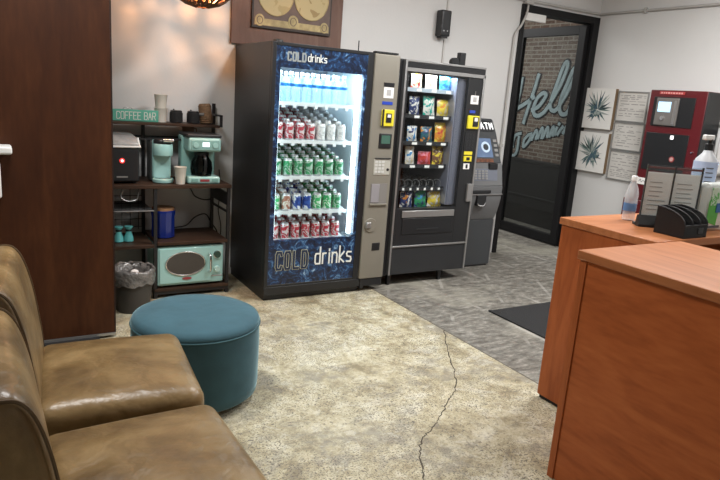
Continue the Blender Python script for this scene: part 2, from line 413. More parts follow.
# ------------------------------------------------------------------ the setting
struct(B(-2.2, 7.2, -2.6, 9.2, -0.12, 0).build('floor', FLOOR, smooth=False), 'worn beige and grey concrete floor')
fl = bpy.data.objects['floor']
crack = [(2.588, 3.10), (2.549, 3.048), (2.375, 2.785), (2.21, 2.512), (2.098, 2.368), (1.975, 2.273), (1.822, 2.151), (1.723, 2.079), (1.634, 2.028), (1.544, 1.919), (1.469, 1.788), (1.385, 1.691)]
mb = MB()
pts = smooth_pts([(x, y, 0) for x, y in crack], 9)
pts = [p+Vector((random.uniform(-.006, .006), random.uniform(-.006, .006), 0)) for p in pts]
for a, b in zip(pts, pts[1:]):
    t = (b-a).normalized(); n = Vector((-t.y, t.x, 0))*random.uniform(0.0015, 0.004)
    mb.prism([(a-n)[:2], (b-n)[:2], (b+n)[:2], (a+n)[:2]], 'z', 0.0, 0.0006)
mb.build('crack', mat('crack_dirt', (0.07, 0.055, 0.04), rough=0.9), fl, smooth=False)
# back wall with the doorway at its right end
mb = MB(); mb.box(-2.2, 4.49, 4.76, 4.9, 0, 3.0); mb.box(4.49, 5.6, 4.76, 4.9, 2.47, 3.0)
struct(mb.build('wall_back', WALL, smooth=False), 'white painted back wall')
struct(B(5.60, 5.74, -2.6, 4.9, 0, 3.0).build('wall_right', WALL, smooth=False), 'white painted right wall')
struct(B(-2.35, -2.2, -2.6, 4.9, 0, 3.0).build('wall_left', WALL, smooth=False))
struct(B(-2.35, 5.74, -2.75, -2.6, 0, 3.0).build('wall_front', WALL, smooth=False))
struct(B(-2.35, 7.2, -2.75, 9.2, 2.9, 3.0).build('ceiling', CEIL, smooth=False))
# hallway beyond the door: brick wall over dark wainscot
struct(B(6.2, 6.35, 4.9, 9.2, 0, 2.9).build('wall_hall', BRICK, smooth=False), 'old brick wall seen through the door glass')
struct(B(5.74, 6.2, 4.8, 4.9, 0, 2.9).build('wall_hall_end', WALL, smooth=False))
struct(B(3.6, 3.75, 4.9, 9.2, 0, 2.9).build('wall_hall_left', WALL, smooth=False))
struct(B(3.6, 6.35, 9.2, 9.3, 0, 2.9).build('wall_hall_far', WALL, smooth=False))
WAIN = mat('dark_wainscot', (0.020, 0.019, 0.018), rough=0.5, noise=0.15, nscale=4)
mb = B(6.13, 6.2, 4.91, 9.19, 0, 0.80); mb.box(6.115, 6.2, 4.91, 9.19, 0.80, 0.84); mb.box(6.12, 6.2, 4.91, 9.19, 0.34, 0.37)
struct(mb.build('trim_1', WAIN, bevel=0.004), 'dark wainscot under the brick')
# mural lettering on the brick (y, z)
def mural(strokes, r, x, mb):
    cnt = 0
    for st in strokes:
        p = smooth_pts([(x, a, b) for a, b in st], 5)
        for a, b in zip(p, p[1:]):
            cnt += 1; e = .0005*(cnt % 7)
            d = Vector((0, b.y-a.y, b.z-a.z))
            if d.length < 1e-6: continue
            d.normalize(); n = Vector((0, -d.z, d.y))*r; a2 = a-d*r*.5; b2 = b+d*r*.5
            mb.prism([((a2-n).y, (a2-n).z), ((b2-n).y, (b2-n).z), ((b2+n).y, (b2+n).z), ((a2+n).y, (a2+n).z)], 'x', x-e, 6.2)
    return mb
HELLO =  [[[6.381, 1.884], [6.386, 1.771], [6.401, 1.65], [6.418, 1.517]], [[6.411, 1.48], [6.325, 1.522], [6.213, 1.586], [6.119, 1.646]], [[6.089, 1.93], [6.118, 1.799], [6.162, 1.638], [6.208, 1.474], [6.253, 1.3]], [[6.133, 1.478], [6.023, 1.527], [5.94, 1.625], [5.922, 1.683], [5.982, 1.697], [6.062, 1.627], [6.106, 1.512], [6.079, 1.427], [6.002, 1.411], [5.91, 1.465], [5.831, 1.574]], [[5.831, 1.574], [5.718, 1.778], [5.648, 1.95], [5.633, 2.065], [5.678, 2.065], [5.731, 1.919], [5.79, 1.724], [5.826, 1.589], [5.805, 1.507], [5.74, 1.49], [5.685, 1.534]], [[5.685, 1.534], [5.575, 1.731], [5.506, 1.892], [5.491, 2.0], [5.533, 1.99], [5.594, 1.831], [5.656, 1.668], [5.668, 1.545], [5.632, 1.465], [5.563, 1.459], [5.507, 1.513]], [[5.398, 1.618], [5.473, 1.605], [5.506, 1.533], [5.485, 1.464], [5.417, 1.448], [5.364, 1.511], [5.367, 1.59], [5.398, 1.618]]]
LINE2 =  [[[6.274, 1.161], [6.369, 1.126], [6.405, 1.037], [6.399, 0.969]], [[6.134, 1.152], [6.197, 1.08], [6.196, 0.991], [6.118, 1.065], [6.083, 1.156], [6.134, 1.152]], [[6.087, 1.178], [6.062, 1.093]], [[6.057, 1.115], [6.01, 1.217], [5.981, 1.187], [5.991, 1.11]], [[5.958, 1.124], [5.914, 1.253], [5.889, 1.227], [5.892, 1.13]], [[5.874, 1.143], [5.822, 1.268], [5.798, 1.245], [5.801, 1.156]], [[5.769, 1.163], [5.729, 1.282], [5.709, 1.263], [5.715, 1.179]], [[5.684, 1.192], [5.658, 1.288]], [[5.638, 1.325], [5.63, 1.342]], [[5.642, 1.2], [5.569, 1.305]], [[5.554, 1.224], [5.499, 1.331]], [[6.395, 1.128], [6.449, 1.033], [6.448, 0.919], [6.394, 0.852], [6.32, 0.887], [6.302, 1.002], [6.304, 1.114]]]
mur = bpy.data.objects.new('wall_mural', None); COL.objects.link(mur); struct(mur, 'pale painted lettering on the brick wall')
mural(LINE2, .036, 6.194, mural(HELLO, .044, 6.194, MB())).build('outline', mat('mural_black', (.012, .012, .014), rough=.8), mur, smooth=False)
mural(LINE2, .020, 6.184, mural(HELLO, .025, 6.184, MB())).build('fill', mat('mural_pale_blue', (.38, .48, .50), rough=.8, noise=.15, nscale=10), mur, smooth=False)
# conduits
CONDUIT = mat('conduit_paint', (0.45, 0.44, 0.42), rough=0.45)
mb = MB(); mb.tube([(0.0, 4.742, 2.505), (5.582, 4.742, 2.505), (5.582, -2.5, 2.505)], 0.013, 10)
for y in (4.2, 3.35, 2.5): mb.box(5.565, 5.60, y-.012, y+.012, 2.48, 2.53)
struct(mb.build('trim_2', CONDUIT), 'thin grey conduit running high along the walls')
mb = MB(); mb.tube(smooth_pts([(4.56, 4.745, 2.48), (4.53, 4.722, 2.38), (4.48, 4.722, 2.27), (4.43, 4.74, 2.18), (4.425, 4.742, 2.05), (4.425, 4.742, 1.6), (4.425, 4.742, 1.0)], 6), 0.011, 10)
mb.box(4.50, 4.60, 4.71, 4.76, 2.47, 2.54); mb.box(4.405, 4.445, 4.73, 4.76, 1.1, 1.13)
struct(mb.build('trim_3', CONDUIT), 'bent grey conduit beside the door')

struct(B(3.595, 3.611, 4.748, 4.76, 1.5, 2.49).build('trim_4', mat('raceway', (0.55, 0.54, 0.52), rough=0.5)), 'white wire raceway on the back wall')

# front door: fixed frame in the back wall, glazed leaf swung open into the hallway
door = bpy.data.objects.new('door_1', None); COL.objects.link(door); struct(door, 'black framed glass door standing open into the brick hallway'); door.location = (5.48, 4.78, 0)
FRAME = mat('black_door_frame', (0.008, 0.008, 0.009), rough=0.5, spec=0.3)
mb = B(-0.99, -0.94, -.04, .1, 0, 2.47); mb.box(0.03, 0.118, -.04, .1, 0, 2.47); mb.box(-.94, 0.03, -.04, .1, 2.40, 2.47)
mb.build('frame', FRAME, door, bevel=0.003)
leaf = MB(); leaf.box(-.025, .025, .005, .095, .012, 2.39); leaf.box(-.025, .025, .905, .985, .012, 2.39); leaf.box(-.025, .025, .095, .905, 2.295, 2.39); leaf.box(-.025, .025, .095, .905, .012, .115)
lf = leaf.build('leaf', FRAME, door, bevel=0.003)
B(-.006, .006, .095, .905, .115, 2.295).build('pane', DOORGLASS, lf, smooth=False)
mb = B(-.95, -.67, -.045, .0, 2.325, 2.398); mb.build('door_closer', WHITE, door, bevel=0.006, label='white closer box under the frame head')

# ---------------------------------------------------------------- tall walnut cabinet on the left
t = thing('tall_cabinet', 'tall dark walnut cabinet filling the left side', 'cabinet', (0, 3.7, 0))
B(-1.0, .588, .0, .32, .03, 2.7).build('body', CABW, t, bevel=0.003)
B(.588, .595, .0, .32, .03, 2.7).build('edge_band', mat('dark_edge', (0.02, 0.008, 0.005), rough=0.5), t)
B(-.98, .50, -.10, .31, 0, .016).build('plinth', MATTE, t)  # flat black slab on the floor, reaching forward of the cabinet front
B(-1.0, .592, -.006, .31, .016, .030).build('kick_strip', STEEL, t, label='thin silver strip along the cabinet foot')
t = thing('wall_dispenser', 'white dispenser on the tall walnut cabinet at the left edge', 'dispenser', (0, 3.7, 0))
MB().rbox(-.10, .10, -.13, -.001, 1.085, 1.125, .012).build('cap', WHITE, t)
mb = MB().rbox(-.09, .045, -.10, -.001, .86, 1.04, .012); mb.build('body', WHITE, t)
B(-.08, .03, -.09, -.001, 1.04, 1.085).build('neck', DGREY, t)

# ---------------------------------------------------------------- armless leather chairs
def leather_chair(x, y, rz, label):
    t = thing('armless_chair', label, 'chair', (x, y, 0), rz, 'tan leather armless chairs')
    # seat cushion
    MB().rbox(.10, .65, .005, .605,   .27, .455, .055, puff=.022, n=14, rs=5).build('seat', LEATHER, t, angle=3.0, weld=True)
    prof = [(.13, .30), (.128, .46), (.118, .56), (.098, .70), (.072, .80), (.045, .848), (.015, .862), (-.02, .855), (-.045, .825), (-.055, .76), (-.04, .55), (-.02, .30)]
    # back: rounded profile across the width, with soft rounded side edges
    ring = smooth_pts([(x, 0, z) for x, z in prof], 4)
    cx, cz = .04, .55
    mb = MB(); secs = []
    ys = [.008, .012, .022, .036, .052] + [.052+i*(.506)/10 for i in range(1, 10)] + [.558, .574, .588, .598, .602]
    k = len(ring)
    for yy in ys:
        e = min(yy-.008, .602-yy); ins = .0 if e > .044 else .030*(1-math.sqrt(max(0, 1-((.044-e)/.044)**2)))
        vs = []
        for i, p in enumerate(ring):
            a = ring[max(0, i-1)]; b = ring[min(k-1, i+1)]; d = (b-a).normalized(); nrm = Vector((-d.z, 0, d.x))
            if nrm.dot(Vector((cx-p.x, 0, cz-p.z))) < 0: nrm = -nrm
            q = p+nrm*ins; vs.append((q.x, yy, q.z))
        secs.append(vs)
    for s in secs: mb.v += s
    for j in range(len(secs)-1):
        for i in range(k): mb.f.append((j*k+i, j*k+(i+1) % k, (j+1)*k+(i+1) % k, (j+1)*k+i)); mb.mi.append(0)
    mb.f.append(tuple(range(k))); mb.mi.append(0); mb.f.append(tuple((len(secs)-1)*k+i for i in range(k))); mb.mi.append(0)
    bk = mb.build('backrest', LEATHER, t, angle=1.3)
    for yy in (.014, .596):
        MB().tube([(p.x-(p.x-cx)*.03, yy, p.z-(p.z-cz)*.02) for p in ring[:int(k*.85)]], .0045, 6).build('piping', mat('dark_piping', (0.09, 0.055, 0.025), rough=0.4), bk)
    B(.0, .63, .02, .59, .06, .28).build('base', LEATHER, t, bevel=0.02)
    for lx in (.05, .58):
        for ly in (.07, .54): MB().cyl((lx, ly, 0), .02, .065, 12, r2=.026).build('leg', BLACK, t)
    return t
leather_chair(-.03, 2.03, -.085, 'tan leather armless chair next to the round teal ottoman and cabinet')
leather_chair(-.012, 1.305, .025, 'nearest tan leather armless chair, in the bottom left corner')

# ---------------------------------------------------------------- teal velvet ottoman
t = thing('round_ottoman', 'round teal velvet ottoman beside the leather chairs', 'ottoman', (.822, 2.828, 0))
VEL = mat('teal_velvet', (0.040, 0.108, 0.142), rough=0.85, noise=0.12, nscale=9, bump=0.15, bscale=14)
vn = VEL.node_tree.nodes['Principled BSDF']; vn.inputs['Sheen Weight'].default_value = 1.0; vn.inputs['Sheen Roughness'].default_value = 0.28; vn.inputs['Sheen Tint'].default_value = (0.55, 0.80, 0.88, 1)
R0 = .30
MB().lathe([(R0-.02, .035), (R0-.004, .05), (R0, .09), (R0+.002, .30), (R0, .385)], seg=64).build('body', VEL, t, angle=1.2)
MB().lathe([(R0, .385), (R0+.002, .40), (R0-.006, .418), (R0-.03, .431), (R0-.08, .438), (R0-.16, .441), (.004, .442)], seg=64).build('top_cushion', VEL, t, angle=1.6)
MB().tube([((R0+.002)*math.cos(a*PI/32), (R0+.002)*math.sin(a*PI/32), .388) for a in range(64)], .004, 6, closed=True).build('piping', mat('teal_piping', (0.05, 0.13, 0.16), rough=0.8), t)
for a in (0, 1, 2, 3): MB().cyl((.2*math.cos(a*PI/2+.4), .2*math.sin(a*PI/2+.4), 0), .025, .04, 14).build('foot', BLACK, t)

# ---------------------------------------------------------------- steel and walnut shelf unit (coffee bar)
t = thing('coffee_rack', 'black metal and walnut coffee rack against the back wall', 'shelf unit', (0, 4.30, 0))
def post(x, y, z0, z1, s=.022): B(x-s/2, x+s/2, y-s/2, y+s/2, z0, z1).build('post', BLACK, t)
post(.96, .02, 0, .79); post(1.475, .02, 0, .79); post(1.475, .41, 0, 1.36); post(.96, .41, 0, 1.22); post(.42, .02, 0, .79); post(.42, .41, 0, 1.36)
B(.40, 1.49, .0, .42, .785, .81).build('worktop', SHELFW, t, bevel=.002)
B(.97, 1.47, .0, .42, .385, .408).build('shelf', SHELFW, t, bevel=.002)
B(.42, .95, .0, .42, .372, .395).build('shelf', SHELFW, t, bevel=.002)
B(.95, 1.486, .0, .42, .052, .072).build('shelf', SHELFW, t, bevel=.002)
B(.40, 1.455, .19, .42, 1.195, 1.213).build('top_shelf', SHELFW, t, bevel=.002)
B(.95, 1.486, .008, .03, .028, .052).build('bottom_rail', BLACK, t); B(.95, 1.486, .40, .42, .028, .052).build('bottom_rail', BLACK, t)
mb = MB(); mb.box(.40, 1.455, .19, .20, 1.095, 1.108); mb.box(.40, 1.455, .405, .42, 1.095, 1.108); mb.build('cross_rail', BLACK, t)
mb = B(1.467, 1.483, .03, .40, .655, .745); mb.box(1.467, 1.483, .03, .40, .60, .612); mb.build('side_plate', BLACK, t)
mb = MB()
for (y, z) in ((.20, 1.205), (.20, 1.275), (.41, 1.275), (.41, 1.205)): pass
mb.box(1.455, 1.475, .19, .20, 1.20, 1.285); mb.box(1.455, 1.475, .19, .42, 1.275, 1.287); mb.box(1.42, 1.475, .19, .20, 1.277, 1.287); mb.build('end_guard', BLACK, t)
mb = MB()
for i in range(9): x = .46+i*.058; mb.tube([(x, .40, .42), (x, .40, .76)], .0025, 5)
for i in range(6): z = .44+i*.058; mb.tube([(.43, .40, z), (.95, .40, z)], .0025, 5)
mb.build('wire_grid', BLACK, t)
mb = MB()
for i in range(12): y = .02+i*.034; mb.tube([(.43, y, .632), (.95, y, .632)], .003, 5)
mb.build('wire_shelf', BLACK, t); MB().tube([(.43, .01, .632), (.95, .01, .632)], .006, 6).build('wire_shelf_lip', mat('dull_steel', (.12, .12, .12), rough=.5, metal=.5), t)
mb = MB(); mb.tube(smooth_pts([(.76, .03, .78), (.74, .03, .73), (.78, .03, .70), (.84, .03, .71), (.85, .03, .76)], 5), .003, 6); mb.tube(smooth_pts([(.60, .03, .78), (.58, .03, .73), (.62, .03, .70), (.66, .03, .71), (.68, .03, .78)], 5), .003, 6); mb.build('hook_wire', STEEL, t)
RY = 4.30
# sign
t = thing('coffee_bar_sign', 'small green painted sign reading coffee bar on the top shelf', 'sign', (.60, RY+.26, 1.214))
B(0, .435, 0, .022, 0, .078).build('board', MINTD, t, bevel=.002)
mb = stroke_text('COFFEE BAR', .158, .014, .020, .048, .0075, -.0005, .0024, .0015); mb.build('lettering', mat('sign_white', (.70, .72, .66), rough=.7), t)
MB().tube(smooth_pts([(.20, .011, .078), (.215, .011, .092), (.232, .011, .084), (.25, .011, .093), (.262, .011, .078)], 4), .003, 6).build('wire_bow', STEEL, t)
# paper cup stack
CUP = mat('white_card_cup', (.70, .66, .58), rough=.65)
def cup_mesh(h=.115, r0=.03, r1=.042):
    return MB().lathe([(.001, .004), (r0-.002, .004), (r0, 0), (r1, h-.004), (r1+.002, h-.002), (r1+.002, h), (r1-.002, h), (r0-.003, .008), (.001, .008)], seg=24, cap=False)
for j in range(2):
    o = cup_mesh(.098, .036, .044).build('paper_cup', CUP, loc=(1.060, RY+.30, 1.214+j*.0921)); 
    tag(o, ['white paper cup at the bottom of the two-cup stack beside the green sign', 'white paper cup stacked on top, mouth up, beside the green sign'][j], 'cup', 'stacked paper cups')
o = cup_mesh(.118, .030, .041).build('paper_cup', CUP, loc=(1.136, RY+.05, .811)); tag(o, 'single white paper cup on the worktop between the two mint coffee makers', 'cup')
# black ribbed canisters
for i, (x, lab) in enumerate(((1.168, 'black ribbed canister on the top shelf nearest the white cups'), (1.29, 'black ribbed canister on the top shelf nearest the woven basket'))):
    t = thing('black_canister', lab, 'canister', (x, RY+.30, 1.214), 0, 'black canisters on the top shelf')
    mb = MB().lathe([(.030, 0), (.043, .003), (.044, .072), (.040, .076)], seg=28)
    for k in range(28):
        a = k*2*PI/28; mb.tube([(.044*math.cos(a), .044*math.sin(a), .006), (.044*math.cos(a), .044*math.sin(a), .068)], .002, 5)
    mb.build('body', MATTE, t); MB().lathe([(.041, .076), (.041, .084), (.034, .088)], seg=28).build('lid', BLACKP, t)
    MB().cyl((-.018, 0, .088), .006, .008, 10).build('knob', BLACKP, t)
# wicker cup lying on the shelf end
t = thing('woven_basket', 'tall brown woven basket leaning at the end of the top shelf', 'basket', (1.385, RY+.30, 1.216), 0)
t.rotation_euler = (0, -.10, 0)
WICK = mat('wicker', (.20, .115, .06), rough=.8, noise=.35, nscale=60, bump=.5, bscale=120)
MB().lathe([(.034, .0), (.042, .006), (.047, .06), (.045, .125), (.038, .142), (.034, .142), (.04, .12), (.04, .01), (.001, .008)], seg=28, cap=False).build('body', WICK, t)
for k in range(9): MB().tube([((.046+.001*math.sin(k*.7))*math.cos(a*PI/14), (.046+.001*math.sin(k*.7))*math.sin(a*PI/14), .01+k*.0145) for a in range(28)], .0034, 5, closed=True).build('woven_ring', WICK, t)
MB().tube([(-.046*math.cos(a*PI/14), .046*math.sin(a*PI/14), .07) for a in range(-5, 6)], .012, 6).build('grey_band', mat('basket_grey', (.20, .19, .18), rough=.8), t)
# tan mug hanging below the top shelf
t = thing('hanging_mug', 'tan mug hanging under the top shelf above the coffee makers', 'mug', (1.26, RY+.32, 1.125))
TAN = mat('tan_glaze', (.30, .17, .10), rough=.5)
MB().lathe([(.001, .0), (.026, .0), (.040, .018), (.044, .06), (.041, .06), (.037, .02), (.001, .006)], seg=26, cap=False).build('body', TAN, t)
MB().tube(smooth_pts([(.036, 0, .02), (.06, 0, .025), (.058, 0, .05), (.043, 0, .052)], 5), .004, 6).build('handle', TAN, t)
MB().tube([(0, 0, .004), (0, 0, .07)], .002, 5).build('hook', BLACK, t)

# countertop ice maker
t = thing('ice_maker', 'black countertop ice maker with clear lid on the worktop', 'ice maker', (.76, RY+.06, .811))
MB().rbox(-.115, .105, 0, .30, .012, .245, .014).build('body', BLACKP, t)
mb = MB().prism([(0.004, .246), (0.004, .268), (.06, .305), (.29, .322), (.298, .246)], 'x', -.112, .102); mb.build('lid', mat('smoky_lid', (.38, .37, .36), rough=.18, coat=.6, noise=.25, nscale=14), t, bevel=.006)
mb = MB().tube(smooth_pts([(-.117, .02, .262), (-.117, -.004, .252), (-.10, -.006, .248), (.09, -.006, .248), (.107, -.004, .252), (.107, .02, .262), (.107, .06, .300)], 4), .007, 8); mb.build('silver_rim', WHITE, t)
MB().lathe([(.017, -.004), (.017, .002)], (-.005, -.001, .155), 20, 'y').build('button', mat('red_ring_light', (.5, .02, .02), emit=(1, .05, .04), estr=1.1), t)
MB().lathe([(.009, -.006), (.009, -.003)], (-.005, -.001, .155), 16, 'y').build('button_core', mat('button_light', (.9, .8, .8), emit=(1, .8, .8), estr=1.2), t)
B(-.04, .03, -.003, .001, .042, .052).build('badge', STEEL, t)
for a in (-.09, .08):
    for b in (.03, .27): MB().cyl((a, b, 0), .01, .013, 10).build('foot', BLACK, t)

# single-serve brewer
t = thing('pod_coffee_maker', 'slim mint pod coffee maker with silver top handle', 'coffee maker', (1.03, RY+.05, .811)); t.scale = (1.17, 1, 1)
DG = mat('brewer_grey', (.06, .065, .065), rough=.4)
MB().rbox(-.062, .062, .115, .235, .004, .285, .014).build('water_tank', DG, t)
MB().rbox(-.052, .058, .095, .16, .02, .29, .018).build('column', MINT, t)
MB().lathe([(.02, .0), (.060, .004), (.062, .012), (.062, .024), (.056, .030), (.01, .032)], (.003, .068, 0), 32).build('drip_tray', MINT, t)
MB().lathe([(.040, .185), (.054, .188), (.057, .195), (.057, .262), (.052, .268)], (.003, .072, 0), 32).build('brew_head', MINT, t)
MB().lathe([(.052, .268), (.053, .288), (.044, .300), (.01, .303)], (.003, .078, 0), 32).build('lid', BLACKP, t)
MB().rbox(-.012, .056, -.0, .035, .284, .306, .009).build('handle', CHROME, t)
MB().lathe([(.001, .0), (.044, .0), (.044, .003)], (.003, .068, .031), 24).build('drip_grate', CHROME, t)

# drip coffee maker
t = thing('drip_coffee_maker', 'retro mint drip coffee maker with lit display and glass carafe', 'coffee maker', (1.30, RY+.03, .811))
MB().rbox(-.115, .115, .0, .24, .0, .052, .014).build('base', MINT, t)
MB().rbox(-.125, .12, .15, .25, .04, .33, .018).build('tank', mat('mint_shade_side', (.30, .55, .51), rough=.3, coat=.3), t)  # darker copy of the mint enamel, shade put into the tank colour
MB().rbox(-.112, .118, .0, .25, .225, .322, .018).build('brew_head', MINT, t)
MB().rbox(-.12, .122, .01, .255, .322, .346, .01).build('lid', DGREY, t)
B(-.095, .10, -.004, .002, .238, .305).build('control_panel', mat('mint_panel', (.25, .45, .42), rough=.3), t, bevel=.002)
B(-.018, .030, -.007, -.002, .262, .292).build('display', mat('lit_display', (.8, .9, .9), emit=(.85, .95, 1), estr=1.3), t)
for xx in (-.065, .072): MB().lathe([(.019, -.010), (.019, .0)], (xx, -.002, .273), 18, 'y').build('dial', MINT, t)
MB().lathe([(.05, .054), (.072, .06), (.078, .10), (.072, .15), (.05, .185), (.05, .20)], (.0, .082, 0), 30).build('carafe', glass('carafe_glass', (.10, .11, .11), 1.2), t)
MB().lathe([(.052, .198), (.052, .215), (.03, .22)], (0, .082, 0), 24).build('carafe_lid', BLACKP, t)
MB().tube(smooth_pts([(0, .02, .195), (0, -.012, .185), (0, -.022, .14), (0, -.008, .085), (0, .01, .08)], 5), .010, 8).build('carafe_handle', BLACKP, t)
MB().lathe([(.07, .052), (.07, .057)], (0, .082, 0), 28).build('hot_plate', BLACK, t)
mb = B(-.03, .035, -.004, .001, .018, .034); mb.build('badge', mat('badge_red', (.30, .05, .06), rough=.3), t)
for xx in (-.07, .075): B(xx-.022, xx+.022, -.004, .001, .016, .036).build('rocker', mat('mint_key', (.18, .36, .33), rough=.4), t)

# blue jar
t = thing('blue_jar', 'cobalt blue jar with a cork lid on the middle shelf', 'jar', (1.05, RY+.18, .409)); t.scale = (1.33, 1.33, .96)
BLUE = mat('cobalt_glaze', (.006, .022, .19), rough=.25, coat=.4)
MB().lathe([(.05, 0), (.06, .006), (.061, .16), (.065, .185), (.065, .20), (.060, .206)], seg=12).build('body', BLUE, t, angle=.3)
MB().lathe([(.058, .206), (.058, .222), (.054, .225)], seg=28).build('lid', mat('cork', (.34, .18, .09), rough=.8, noise=.2, nscale=60), t)
# mint bell-shaped bottles
for x, lab in ((.741, 'left mint glazed shaker bottle on the low left shelf'), (.806, 'right mint glazed shaker bottle on the low left shelf')):
    t = thing('mint_shaker', lab, 'shaker', (x, RY+.14, .396), 0, 'mint shakers on the low shelf'); t.scale = (1.2, 1.2, 1.12)
    mg = mat('turquoise_glaze', (.15, .58, .58), rough=.3, coat=.4)
    MB().lathe([(.022, 0), (.027, .004), (.025, .03), (.014, .062), (.014, .066)], seg=24).build('body', mg, t)
    MB().lathe([(.0155, .066), (.0165, .070), (.0165, .074), (.0145, .076)], seg=20).build('dark_band', BLACKP, t)
    MB().lathe([(.014, .076), (.024, .092), (.0235, .096), (.008, .098)], seg=24).build('flared_top', mg, t)

# microwave
t = thing('retro_microwave', 'retro mint microwave with oval window on the bottom shelf', 'microwave', (.972, RY+.015, .073))
MB().rbox(0, .475, .0, .34, .012, .298, .014).build('body', MINT, t)
for a in (.04, .43):
    for b in (.04, .3): MB().cyl((a, b, 0), .014, .013, 12).build('foot', BLACK, t)
def oval(cx, cz, a, b, n=48): return [(cx+a*math.cos(i*2*PI/n), cz+b*math.sin(i*2*PI/n)) for i in range(n)]
B(.014, .380, -.008, .003, .03, .284).build('door', MINT, t, bevel=.004)
MB().prism(oval(.195, .172, .135, .082), 'y', -.012, -.006).build('window', mat('dark_mesh_window', (.06, .053, .048), rough=.3, noise=.15, nscale=300), t)
MB().tube([(x, -.011, z) for x, z in oval(.195, .172, .139, .086)], .0055, 8, closed=True).build('window_ring', CHROME, t)
MB().tube(smooth_pts([(.362, -.008, .235), (.366, -.04, .225), (.366, -.045, .17), (.366, -.04, .115), (.362, -.008, .10)], 5), .008, 8).build('handle', CHROME, t)
MB().lathe([(.024, -.018), (.026, .0)], (.425, .0, .225), 24, 'y').build('dial', mat('dark_green_dial', (.02, .06, .045), rough=.3), t)
MB().lathe([(.028, -.005), (.028, .0)], (.425, .0, .225), 24, 'y').build('dial_ring', CHROME, t)
MB().lathe([(.019, -.022), (.023, .0)], (.425, .0, .115), 24, 'y').build('knob', mat('mint_knob', (.48, .68, .63), rough=.3), t)
B(.385, .465, -.003, .001, .06, .068).build('printed_line', INKL, t)
MB().prism(oval(.205, .062, .034, .010, 24), 'y', -.013, -.007).build('badge', mat('badge_red', (.3, .05, .06)), t)

# wastebasket with liner
t = thing('wastebasket', 'dark grey wastebasket with crumpled clear liner beside the coffee rack', 'bin', (.778, 4.155, 0)); t.scale = (1.12, 1.12, 1.02)
MB().lathe([(.02, 0), (.092, 0), (.096, .004), (.118, .275), (.118, .28), (.114, .28), (.09, .01), (.01, .008)], seg=40, cap=False).build('bucket', mat('warm_grey_plastic', (.045, .042, .038), rough=.5), t)
mb = MB(); seg = 64; prof = [(.09, .12), (.106, .20), (.115, .277), (.121, .286), (.1235, .27), (.1235, .225), (.122, .19)]
for j in range(seg):
    a = 2*PI*j/seg
    for i, (r, z) in enumerate(prof):
        nn = mnoise.noise(Vector((math.cos(a)*5, math.sin(a)*5, i*1.3)))
        dz = .014*nn if i in (3, 2) else (.022*mnoise.noise(Vector((math.cos(a)*3, math.sin(a)*3, 9))) if i == 6 else 0)
        rr = r+(.0075*abs(nn) if i > 2 else -.016*abs(nn)); mb.v.append((rr*math.cos(a), rr*math.sin(a), z+dz))
k = len(prof)
for j in range(seg):
    for i in range(k-1): mb.f.append((j*k+i, ((j+1) % seg)*k+i, ((j+1) % seg)*k+i+1, j*k+i+1)); mb.mi.append(0)
LIN = mat('crumpled_liner', (.16, .155, .15), rough=.16, spec=.9, noise=.55, nscale=22, bump=.9, bscale=45)
mb.build('liner', LIN, t, angle=3.0)
# crumpled paper inside
mb = MB().lathe([(.002, -.03), (.02, -.022), (.03, -.004), (.024, .016), (.002, .026)], seg=14, cap=False)
mb.v = [tuple(Vector(p)*(1+.35*mnoise.noise(Vector(p)*60))) for p in mb.v]
o = mb.build('crumpled_tissue', PAPER, loc=(.80, 4.20, .235), smooth=False); tag(o, 'crumpled white tissue lying in the wastebasket', 'tissue')
MB().lathe([(.001, 0), (.098, .0), (.10, .02), (.001, .022)], (0, 0, .175), 24, cap=False).build('rubbish', MATTE, t)

# cords behind and beside the rack
def cord(pts, r, label): 
    o = MB().tube(smooth_pts(pts, 6), r, 7).build('power_cord', BLACKP); tag(o, label, 'cord', 'black power cords at the coffee rack')
cord([(1.22, 4.66, .80), (1.23, 4.69, .74), (1.30, 4.70, .72), (1.34, 4.70, .66), (1.42, 4.70, .63), (1.50, 4.735, .645), (1.53, 4.735, .70), (1.50, 4.735, .77)], .005, 'black cord drooping under the worktop of the coffee rack')
cord([(1.12, 4.66, .415), (1.18, 4.66, .43), (1.27, 4.68, .44), (1.34, 4.69, .50), (1.42, 4.69, .52), (1.48, 4.73, .44), (1.53, 4.735, .36), (1.55, 4.735, .2)], .005, 'black cord rising from the middle shelf behind the blue jar')
cord([(1.535, 4.735, .86), (1.55, 4.735, .70), (1.535, 4.735, .55), (1.56, 4.735, .40), (1.55, 4.735, .22), (1.58, 4.735, .08)], .004, 'black cord running down the wall between the rack and the drinks machine')

# ---------------------------------------------------------------- woven pendant lamp
t = thing('woven_pendant', 'brown woven pendant lamp hanging above the coffee rack', 'lamp', (1.20, 4.12, 1.97))
RAT = mat('rattan', (.13, .055, .022), rough=.55, noise=.45, nscale=40)
mb = MB(); A = .215; HH = .34
def shade(th, z): # squashed globe, open lattice
    u = z/HH; r = A*math.sqrt(max(0.02, 1-(2*u-1)**2*.97)); return Vector((r*math.cos(th), r*math.sin(th), z))
for s in (1, -1):
    for k in range(17):
        off = k*2*PI/17
        mb.tube([shade(off+s*2.2*i/16+.12*math.sin(i*1.9+k), HH*i/16) for i in range(17)], .0075+.003*(k % 3 == 0), 5)
for i in range(8):
    z = HH*(i+.35)/8
    mb.tube([shade(j*2*PI/30, z+.006*math.sin(3*j)) for j in range(30)], .006, 5, closed=True)
mb.build('shade', RAT, t)
MB().lathe([(.002, -.03), (.02, -.025), (.03, 0), (.02, .03), (.012, .05)], (0, 0, .17), 16, cap=False).build('bulb', mat('warm_bulb', (1, .8, .5), emit=(1, .62, .30), estr=4), t)
MB().tube([(0, 0, .22), (0, 0, .945)], .004, 6).build('cable', BLACK, t)
